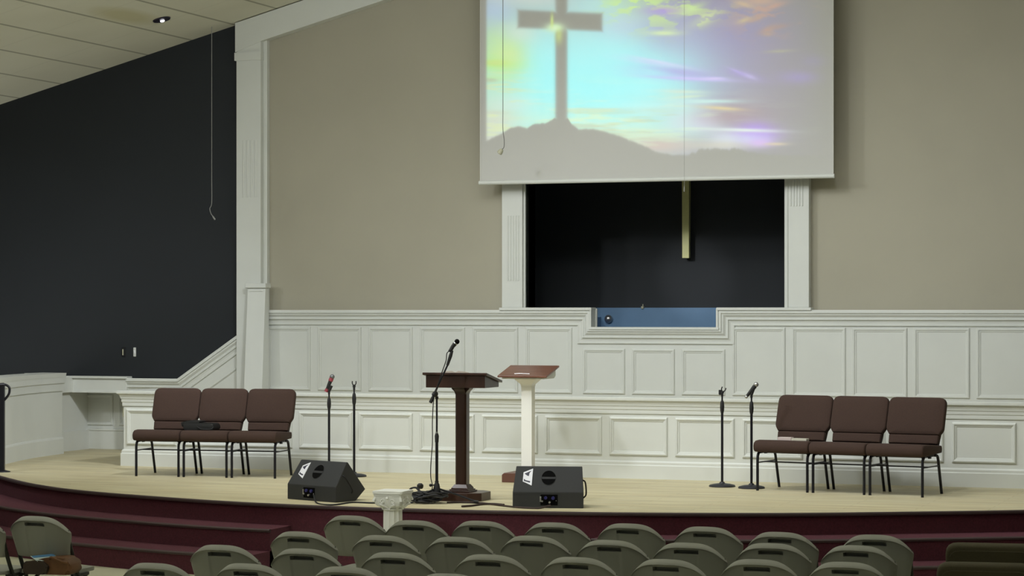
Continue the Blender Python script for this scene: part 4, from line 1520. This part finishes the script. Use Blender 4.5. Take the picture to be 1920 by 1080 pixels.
# ------------------------------------------------------------------ floor monitor speakers
def monitor(label, fl, fr_, conn):
    a_, b_ = Vector(fl), Vector(fr_)
    d = b_ - a_
    w = d.length
    m = (a_ + b_) / 2
    r = thing('monitor_speaker', label, 'speaker', (m.x, m.y, ZS), math.atan2(d.y, d.x), 'black wedge monitor speakers on the stage edge')
    hw_ = w / 2
    prof = [(0.0, 0.0), (0.0, 0.139), (0.150, 0.352), (0.165, 0.355), (0.386, 0.10), (0.265, 0.0)]
    bm = bmesh.new()
    va, vb = [], []
    for (y, z) in prof:
        t = 0.010 + 0.03 * (y / 0.386)          # the cabinet narrows a little to the back
        t = 0.0 if y == 0 else 0.02 * min(1, y / 0.15)
        va.append(bm.verts.new((-hw_ + t, y, z)))
        vb.append(bm.verts.new((hw_ - t, y, z)))
    fs = [bm.faces.new(va), bm.faces.new(vb[::-1])]
    for i in range(6):
        fs.append(bm.faces.new((va[i], vb[i], vb[(i + 1) % 6], va[(i + 1) % 6])))
    bmesh.ops.bevel(bm, geom=list(bm.edges), offset=0.006, segments=2, affect='EDGES', profile=0.5)
    new_obj('cabinet', bm, SPK, r)
    # sloped face frame: s along x, t up the slope
    e0, e1 = Vector((0, 0.0, 0.139)), Vector((0, 0.150, 0.352))
    sd = (e1 - e0).normalized()
    nn = Vector((0, -sd.z, sd.y))

    def fp(s, t, h=0.0015):
        v = e0 + sd * t + nn * h
        return (s, v.y, v.z)
    # port: flat near-black half-discs, the hole's inner shade put in as colour
    cxp, ct, rad = 0.0, 0.145, 0.062
    bm = bmesh.new()
    n = 32
    for sg in (1, -1):
        arc = []
        for i in range(n + 1):
            an = math.pi * i / n
            s, t = rad * math.cos(an), sg * max(0.012 if sg > 0 else 0.012, rad * math.sin(an) * 1.15)
            arc.append((s, t))
        vtop = [bm.verts.new(fp(cxp + s, ct + t, 0.002)) for s, t in arc]
        vbot = [bm.verts.new(fp(cxp + s * 0.8, ct + (t - sg * 0.0) * 0.8, -0.0)) for s, t in arc]
        bm.faces.new(vtop)
    new_obj('port', bm, SPKDARK, r)
    bm = bmesh.new()
    ring = [Vector(fp(cxp + rad * 1.03 * math.cos(i * 2 * math.pi / n), ct + rad * 1.19 * math.sin(i * 2 * math.pi / n), 0.001)) for i in range(n)]
    add_tube(bm, ring, 0.002, 6, closed=True)
    new_obj('port_rim', bm, SPK, r)

    # badge: white trapezoid with a dark triangle and a dark bar cut in it
    def badge_poly(pts, h0, h1):
        bm2 = bmesh.new()
        va2 = [bm2.verts.new(fp(s, t, h0)) for s, t in pts]
        vb2 = [bm2.verts.new(fp(s, t, h1)) for s, t in pts]
        bm2.faces.new(va2); bm2.faces.new(vb2[::-1])
        for i in range(len(pts)):
            bm2.faces.new((va2[i], va2[(i + 1) % len(pts)], vb2[(i + 1) % len(pts)], vb2[i]))
        return bm2
    sx0 = -hw_ + 0.085
    pxm = 0.00468

    def bp(u, v):
        # u to the side, v down, in badge units read off the front view; the face is seen foreshortened in height
        return (sx0 + (u - 420) / 10.67 * pxm, ct + 0.006 + (407 - v) / 10.67 * pxm * 1.17)
    bm = badge_poly([bp(425, 315), bp(612, 240), bp(600, 575), bp(418, 495)], 0.0, 0.004)
    bd = new_obj('badge', bm, LOGO, r)
    BADGE = mat('badge_dark', (0.03, 0.03, 0.06, 1), 0.5)
    bm = badge_poly([bp(445, 342), bp(585, 282), bp(545, 328), bp(535, 392), bp(500, 380)], 0.0035, 0.0048)
    new_obj('badge_letter', bm, BADGE, bd)
    bm = badge_poly([bp(438, 448), bp(462, 456), bp(466, 470), bp(565, 492), bp(565, 522), bp(440, 487)], 0.0035, 0.0048)
    new_obj('badge_letter', bm, BADGE, bd)
    # connector plate on the low vertical front
    bm = bmesh.new()
    cx0 = conn
    add_box(bm, cx0 - 0.075, cx0 + 0.075, -0.003, 0.003, 0.025, 0.118, 0.002)
    pl = new_obj('connector_panel', bm, SPKDARK, r)
    bm = bmesh.new()
    add_box(bm, cx0 - 0.082, cx0 - 0.068, -0.008, 0.0, 0.055, 0.10, 0.002)
    add_tube(bm, [(cx0 - 0.06, -0.001, 0.06), (cx0 - 0.06, -0.012, 0.06)], 0.008, 10)
    new_obj('steel_latch', bm, STEEL, pl)
    for ux, uz, rr in ((-0.03, 0.09, 0.014), (0.035, 0.088, 0.015)):
        bm = bmesh.new()
        add_tube(bm, [(cx0 + ux, -0.002, uz), (cx0 + ux, -0.016, uz)], rr, 14)
        new_obj('socket', bm, CONNBLUE, pl, True)
    bm = bmesh.new()
    add_tube(bm, [(cx0 + 0.005, -0.002, 0.052), (cx0 + 0.005, -0.02, 0.050)], 0.009, 10)
    ball(bm, (cx0 + 0.062, -0.003, 0.065), 0.004, 8)
    new_obj('plug', bm, STEEL, pl, True)
    # side handles and corner bumpers
    for sg in (1,):
        bm = bmesh.new()
        xx = sg * (hw_ - 0.012)
        add_tube(bm, catmull([(xx, 0.09, 0.24), (xx + sg * 0.022, 0.11, 0.215), (xx + sg * 0.024, 0.19, 0.11), (xx, 0.21, 0.075)], 5), 0.007, 8)
        new_obj('side_handle', bm, RUBBER, r, True)
    return r


monitor('black floor monitor speaker turned aside, next to the white plaster pedestal', G(538.8, 935.4), G(630, 942.7), -0.03)
monitor('black floor monitor speaker facing square to the seats, beside the dark pulpit', G(961, 952.3), G(1094, 953.3), 0.01)

# ------------------------------------------------------------------ cables on the stage floor
def floor_cable(pix, label, m, rad, z=ZS):
    pts = []
    for p in pix:
        X, Y = G(p[0], p[1], z)
        pts.append((X, Y, z + rad + 0.0005 + (p[2] if len(p) > 2 else 0)))
    o0 = Vector(pts[0])
    bm = bmesh.new()
    add_tube(bm, catmull([Vector(p) - o0 for p in pts], 6), rad, 8)
    o = new_obj('cable', bm, m, None, True)
    o.location = o0
    tag(o, label, 'cable')
    return o


floor_cable([(588, 940, 0.05), (595, 945), (625, 948), (660, 943.5), (700, 944.5), (745, 944), (775, 944)], 'black cable from the turned speaker running behind the white pedestal', RUBBER, 0.007)
floor_cable([(838, 944), (870, 943.5), (905, 945), (940, 949.5), (975, 953.2), (1010, 954.6), (1032, 953.8, 0.02)], 'dark brown cable running along the stage edge to the square-set speaker', CABLEBROWN, 0.008)
floor_cable([(866, 951.5), (885, 950), (905, 947.2), (925, 946.8), (945, 948.5)], 'short loose brown cable end on the stage floor before the pulpit', CABLEBROWN, 0.009)
# the coiled heap
pile = thing('cable_coil', 'heap of coiled black cable on the stage by the white pedestal', 'cable', (0, 0, 0))
rn = random.Random(7)
bm = bmesh.new()
for k in range(16):
    px0 = 798 + rn.uniform(-16, 16)
    py0 = 943.0 + rn.uniform(-1.5, 1.5)
    cx_, cy_ = G(px0, py0)
    rx, ry = rn.uniform(0.07, 0.15), rn.uniform(0.05, 0.085)
    ph = rn.uniform(0, 6.28)
    zz = ZS + 0.010 + 0.0055 * k
    pts = [(cx_ + rx * math.cos(ph + t * 6.283 / 14) + rn.uniform(-.006, .006), cy_ + ry * math.sin(ph + t * 6.283 / 14), zz + 0.012 * math.sin(t * 0.9 + ph) ** 2) for t in range(14)]
    add_tube(bm, catmull(pts, 3, True), 0.0085, 7, closed=True)
new_obj('coil', bm, RUBBER, pile, True)
bm = bmesh.new()
hx_, hy_ = G(770, 938)
for off in (0, 0.02):
    add_tube(bm, catmull([(hx_ - 0.02, hy_ - off, ZS + 0.03), (hx_ + 0.0, hy_ - off, ZS + 0.10), (hx_ + 0.06, hy_ - off, ZS + 0.115), (hx_ + 0.12, hy_ - off, ZS + 0.06), (hx_ + 0.2, hy_, ZS + 0.07), (hx_ + 0.27, hy_, ZS + 0.11)], 6), 0.008, 8)
new_obj('loose_loop', bm, RUBBER, pile, True)
bm = bmesh.new()
qx, qy = G(797, 930)
add_lathe(bm, [(0.02, -0.025), (0.03, -0.01), (0.03, 0.012), (0.015, 0.026)], 14, (qx + 0.0, qy - 0.12, ZS + 0.10))
new_obj('plug', bm, RUBBER, pile, True)

# ------------------------------------------------------------------ plaster pedestal
pdx, pdy = -7.66, 18.28
pd = thing('column_pedestal', 'white plaster pedestal in the shape of a Corinthian column before the stage', 'pedestal', (pdx, pdy, 0.0), 0.0)
bm = bmesh.new()
n = 12 * 6
prev = None
for z, rr in ((0.10, 0.088), (0.12, 0.084), (0.30, 0.083), (0.598, 0.080), (0.605, 0.083)):
    cur = []
    for i in range(n):
        an = i * 2 * math.pi / n
        q = (i % 6) / 6.0
        fl = 0.010 * math.sin(math.pi * q) ** 0.7 if 0 < q < 1 else 0
        rad_ = rr - (fl if 0.11 < z < 0.6 else 0)
        cur.append(bm.verts.new((rad_ * math.cos(an), rad_ * math.sin(an), z)))
    if prev:
        for i in range(n):
            bm.faces.new((prev[i], prev[(i + 1) % n], cur[(i + 1) % n], cur[i]))
    prev = cur
new_obj('shaft', bm, PLASTER, pd, True, 25)
bm = bmesh.new()
add_box(bm, -0.13, 0.13, -0.13, 0.13, 0.0, 0.045, 0.004)
add_lathe(bm, [(0.12, 0.045), (0.125, 0.055), (0.12, 0.068), (0.10, 0.072), (0.10, 0.082), (0.108, 0.09), (0.10, 0.102)], 32)
new_obj('base', bm, PLASTER, pd, True, 35)
bm = bmesh.new()
add_lathe(bm, [(0.080, 0.598), (0.094, 0.604), (0.094, 0.614), (0.088, 0.618), (0.106, 0.632), (0.118, 0.66), (0.122, 0.70), (0.124, 0.724)], 32)
# volutes at the corners, leaves between them
for i in range(4):
    an = math.pi / 4 + i * math.pi / 2
    dx, dy = math.cos(an), math.sin(an)
    pts = []
    for t in range(22):
        th = t * 0.42
        rr = 0.040 * (1 - t / 26)
        pts.append((dx * (0.134 + rr * math.cos(th)), dy * (0.134 + rr * math.cos(th)), 0.676 + rr * math.sin(th)))
    add_tube(bm, pts, 0.014, 7)
    add_tube(bm, catmull([(dx * 0.085, dy * 0.085, 0.62), (dx * 0.115, dy * 0.115, 0.645), (dx * 0.14, dy * 0.14, 0.66)], 4), 0.016, 7)
for i in range(4):
    an = i * math.pi / 2
    ux, uy = math.cos(an), math.sin(an)
    tx, ty = -uy, ux
    for sg in (-1, 1):
        pts = []
        for t in range(16):
            th = t * 0.5
            rr = 0.024 * (1 - t / 19)
            off = sg * (0.045 - rr * math.cos(th) * 1.0)
            pts.append((ux * 0.118 + tx * off, uy * 0.118 + ty * off, 0.672 + rr * math.sin(th)))
        add_tube(bm, pts, 0.0075, 6)
        add_tube(bm, catmull([(ux * 0.09 + tx * sg * 0.01, uy * 0.09 + ty * sg * 0.01, 0.618), (ux * 0.11 + tx * sg * 0.035, uy * 0.11 + ty * sg * 0.035, 0.640), (ux * 0.125 + tx * sg * 0.07, uy * 0.125 + ty * sg * 0.07, 0.652)], 4), 0.010, 6)
    add_lathe(bm, [(0.002, -0.006), (0.014, 0.0), (0.010, 0.014), (0.002, 0.018)], 10, (ux * 0.125, uy * 0.125, 0.700))
new_obj('capital', bm, PLASTER, pd, True, 60)
bm = bmesh.new()
add_lathe(bm, [(0.10, 0.622), (0.148, 0.64), (0.166, 0.668), (0.172, 0.70), (0.174, 0.722)], 4, rot=Matrix.Rotation(math.pi / 4, 3, 'Z'))
new_obj('bell', bm, PLASTER, pd)
bm = bmesh.new()
def abacus(hh):
    pts = []
    for i in range(4):
        a0, a1 = math.pi / 4 + i * math.pi / 2, math.pi / 4 + (i + 1) * math.pi / 2
        p, q = Vector((math.cos(a0), math.sin(a0))) * hh * 1.38, Vector((math.cos(a1), math.sin(a1))) * hh * 1.38
        for t in (0.06, 0.25, 0.5, 0.75, 0.94):
            v = p.lerp(q, t)
            pull = 1 - 0.012 * math.sin(math.pi * t)
            pts.append((v.x * pull, v.y * pull))
    return pts
add_prism(bm, abacus(0.132), 'z', 0.722, 0.738, 0.002)
add_prism(bm, abacus(0.140), 'z', 0.738, 0.763, 0.004)
new_obj('top_slab', bm, PLASTER, pd)

# ------------------------------------------------------------------ folding chairs
def shell_mesh():
    """Moulded backrest: wrapped, leaning back, rolled top lip, moulded hand slot."""
    us = sorted(set([-1 + 2 * i / 32 for i in range(33)] + [-0.33, -0.30, 0.30, 0.33]))
    us = [u for u in us if not (0.26 < abs(u) < 0.37 and abs(abs(u) - 0.33) > 1e-6 and abs(abs(u) - 0.30) > 1e-6)]
    vs_ = [0, 0.02, 0.06, 0.15, 0.3, 0.45, 0.55, 0.62, 0.68, 0.74, 0.762, 0.775, 0.838, 0.85, 0.87, 0.885, 0.90, 0.925, 0.95, 0.97, 0.985, 1.0]

    def top(u):
        return 0.845 - 0.010 * u * u - 0.088 * abs(u) ** 3.6

    def hw(v):
        return 0.205 + 0.032 * min(1, v / 0.8) ** 0.9 - 0.020 * max(0, (v - 0.86) / 0.14) ** 2.2

    bm = bmesh.new()
    Bk, Fr = [], []
    for v in vs_:
        rb, rf = [], []
        for u in us:
            zt = top(u)
            z = 0.552 + v * (zt - 0.552)
            x = u * hw(v)
            y = 0.060 * u * u - (z - 0.55) * 0.24
            lip = 0.016 * min(1.0, max(0.0, (v - 0.868) / 0.032))
            roll = 0.046 * max(0.0, (v - 0.90) / 0.10) ** 1.5
            edge_ = 0.018 * max(0.0, (abs(u) - 0.86) / 0.14) ** 2
            bot = 0.012 * max(0, 1 - v / 0.05) ** 2
            yb = y - 0.014 - lip + roll + edge_ + bot
            yf = y + 0.018 if not (abs(u) <= 0.3001 and 0.77 <= v <= 0.84) else y + 0.054
            if yb > yf - 0.003:
                yb = yf - 0.003
            ins = abs(u) <= 0.3001
            if ins and 0.7749 <= v <= 0.8381:
                yb += 0.050
            elif ins and v < 0.7749:
                yb += 0.004
            rb.append(bm.verts.new((x, yb, z)))
            rf.append(bm.verts.new((x, yf, z - (0.004 if v == 1.0 else 0))))
        Bk.append(rb)
        Fr.append(rf)
    nu, nv = len(us), len(vs_)
    for j in range(nv - 1):
        for i in range(nu - 1):
            bm.faces.new((Bk[j][i], Bk[j][i + 1], Bk[j + 1][i + 1], Bk[j + 1][i]))
            bm.faces.new((Fr[j][i], Fr[j + 1][i], Fr[j + 1][i + 1], Fr[j][i + 1]))
        bm.faces.new((Bk[j][0], Bk[j + 1][0], Fr[j + 1][0], Fr[j][0]))
        bm.faces.new((Bk[j][-1], Fr[j][-1], Fr[j + 1][-1], Bk[j + 1][-1]))
    for i in range(nu - 1):
        bm.faces.new((Bk[0][i], Fr[0][i], Fr[0][i + 1], Bk[0][i + 1]))
        bm.faces.new((Bk[-1][i], Bk[-1][i + 1], Fr[-1][i + 1], Fr[-1][i]))
    return bm


def folding_chair(label, group):
    """Moulded plastic folding chair facing +Y (we see its back); origin on the floor below the backrest."""
    r = thing('folding_chair', label, 'chair', (0, 0, 0), 0, group)
    new_obj('backrest', shell_mesh(), PLASTIC, r, True, 50)
    bm = bmesh.new()
    ol = rounded([(-0.198, 0.07), (0.198, 0.07), (0.200, 0.40), (0.18, 0.46), (-0.18, 0.46), (-0.200, 0.40)], [0.04, 0.04, 0.05, 0.05, 0.05, 0.05])
    add_prism(bm, ol, 'z', 0.425, 0.452, 0.008, 2)
    new_obj('seat', bm, PLASTIC, r, True, 40)
    for sg in (-1, 1):
        bm = bmesh.new()
        pts = [(sg * 0.214, 0.018, 0.745), (sg * 0.214, 0.072, 0.60), (sg * 0.214, 0.165, 0.42), (sg * 0.214, 0.40, 0.03)]
        add_tube(bm, catmull(pts, 6), 0.0145, 8)
        lg = new_obj('leg', bm, DARKFRAME, r, True)
        bm = bmesh.new()
        add_tube(bm, [(sg * 0.214, 0.392, 0.04), (sg * 0.214, 0.412, 0.0)], 0.0155, 8)
        new_obj('foot_cap', bm, RUBBER, lg, True)
        bm = bmesh.new()
        pts = [(sg * 0.188, 0.34, 0.41), (sg * 0.188, 0.20, 0.33), (sg * 0.188, -0.04, 0.02)]
        add_tube(bm, catmull(pts, 5), 0.0115, 8)
        lg = new_obj('leg', bm, DARKFRAME, r, True)
        bm = bmesh.new()
        add_tube(bm, [(sg * 0.188, -0.035, 0.03), (sg * 0.188, -0.055, 0.0)], 0.0155, 8)
        new_obj('foot_cap', bm, RUBBER, lg, True)
    bm = bmesh.new()
    add_tube(bm, [(-0.188, 0.03, 0.115), (0.188, 0.03, 0.115)], 0.009, 8)
    add_tube(bm, [(-0.214, 0.30, 0.145), (0.214, 0.30, 0.145)], 0.009, 8)
    new_obj('crossbar', bm, DARKFRAME, r, True)
    bm = bmesh.new()
    for sg in (-1, 1):
        add_box(bm, sg * 0.204 - 0.012, sg * 0.204 + 0.012, 0.10, 0.32, 0.405, 0.427, 0.003)
        add_tube(bm, [(sg * 0.185, 0.16, 0.36), (sg * 0.222, 0.16, 0.36)], 0.010, 8)
    new_obj('seat_bracket', bm, DARKFRAME, r, True)
    return r


ROWS = [
    ('front row', [(655, 966), (773, 975), (898, 976), (1035, 979), (1175, 981), (1320, 987), (1460, 997), (1637, 1002)]),
    ('second row', [(558, 996), (713, 1003), (853, 1006), (995, 1004), (1140, 1012), (1285, 1017), (1443, 1018), (1603, 1022)]),
    ('third row', [(410, 1021), (564, 1028), (735, 1035), (913, 1039), (1077, 1044), (1247, 1048), (1417, 1048), (1583, 1053)]),
    ('fourth row', [(285, 1055), (460, 1056), (643, 1062), (838, 1075)]),
]
ORD = ['first', 'second', 'third', 'fourth', 'fifth', 'sixth', 'seventh', 'last']
proto = None
rr_ = random.Random(3)
FC = []
for rn_, lst in ROWS:
    for k, (x, y) in enumerate(lst):
        X, Y = G(x + 2, y + 0.5, 0.845)
        rz = math.radians(rr_.uniform(-1.5, 1.5))
        word = ORD[k] if not (k == len(lst) - 1) else 'last'
        lab = 'cream plastic folding chair, %s from the handrail end of the %s' % (word, rn_)
        if word == 'last':
            lab = 'cream plastic folding chair at the padded-chair end of the %s' % rn_
        if k == 0:
            lab = 'cream plastic folding chair at the handrail end of the %s' % rn_
        if rn_ == 'fourth row' and k == 3:
            lab = 'cream plastic folding chair, fourth from the handrail end of the fourth row'
        loc = (X, Y + 0.058, 0.0)
        if proto is None:
            proto = folding_chair(lab, 'cream folding chairs in rows')
            proto.location = loc
            proto.rotation_euler = (0, 0, rz)
        else:
            copy_tree(proto, loc, rz, lab)
# two separate chairs by the steps
sep = []
for (x, y, lab) in ((65, 967.5, 'cream folding chair by the steps with a tan handbag on its seat'), (-58, 967.5, 'cream folding chair by the steps, cut off by the picture edge')):
    X, Y = G(x, y, 0.845)
    c = copy_tree(proto, (X, Y + 0.058, 0), 0.0, lab, 'cream folding chairs by the steps')
    sep.append((X, Y + 0.058))

# handbag, leaflet and paper on the chair by the steps
bxx, byy = sep[0]
BGX, BGY = G(94, 1063, 0.50)
BGY += 0.04
hb = thing('handbag', 'tan and dark brown leather handbag on the folding chair by the steps', 'handbag', (BGX, BGY, 0.452), 0.1)
bm = bmesh.new()
ol = rounded([(-0.15, 0.0), (0.16, 0.0), (0.18, 0.06), (0.13, 0.12), (-0.02, 0.115), (-0.16, 0.085)], [0.03, 0.03, 0.04, 0.05, 0.04, 0.04], 5)
add_prism(bm, ol, 'y', -0.09, 0.10, 0.02, 3)
new_obj('bag_body', bm, LEATHER, hb, True, 60)
bm = bmesh.new()
ol = rounded([(-0.17, 0.003), (0.0, 0.003), (0.02, 0.06), (-0.04, 0.10), (-0.165, 0.09)], [0.02] * 5, 4)
add_prism(bm, ol, 'y', -0.125, -0.085, 0.012, 2)
new_obj('front_pocket', bm, LEATHERDARK, hb, True, 60)
bm = bmesh.new()
add_tube(bm, catmull([(0.02, -0.10, 0.11), (0.05, -0.13, 0.125), (0.11, -0.12, 0.10), (0.15, -0.08, 0.08)], 6), 0.008, 8)
new_obj('handle', bm, LEATHER, hb, True)
lf = thing('leaflet', 'small leaflet with a blue picture lying on the tan handbag', 'leaflet', (BGX - 0.045, BGY - 0.03, 0.560), 0.35)
lf.rotation_euler = (0.22, -0.03, 0.95)
bm = bmesh.new()
add_box(bm, -0.085, 0.085, -0.06, 0.06, 0.0, 0.003)
new_obj('sheet', bm, mat('leaflet_paper', (0.50, 0.60, 0.60, 1), 0.7), lf)
bm = bmesh.new()
add_box(bm, -0.08, 0.083, 0.012, 0.058, 0.003, 0.0042)
new_obj('blue_picture', bm, PHOTOBLUE, lf)
bm = bmesh.new()
add_box(bm, -0.07, 0.09, -0.05, 0.05, 0.0, 0.003)
o = new_obj('paper_sheet', bm, PAPER)
o.location = (bxx + 0.10, byy + 0.12, 0.4525)
o.rotation_euler = (0, 0, 0.4)
tag(o, 'white paper sheet at the back of the seat under the tan handbag', 'paper')

# padded chairs seen from behind at the end of the rows
pads = []
for k, (x0, x1, y) in enumerate(((1756, 1922, 1019.5), (1737, 1918, 1055.5))):
    X0, Y0 = G(x0, y, 0.885)
    X1, Y1 = G(x1, y, 0.885)
    X, Y = (X0 + X1) / 2, (Y0 + Y1) / 2
    pads.append((X, Y))
lab = ['olive-brown padded chair at the end of the rows, the one nearer the steps', 'olive-brown padded chair at the end of the rows, behind the one nearer the steps']
pc = stage_chair(lab[0], 0.53, OLIVE, OLIVE, 'olive-brown padded chairs at the end of the rows')
rzp = math.pi + math.radians(7)
for k, (X, Y) in enumerate(pads):
    loc = (X, Y + 0.50, 0.0)
    if k == 0:
        pc.location = loc
        pc.rotation_euler = (0, 0, rzp)
    else:
        copy_tree(pc, loc, rzp, lab[1])
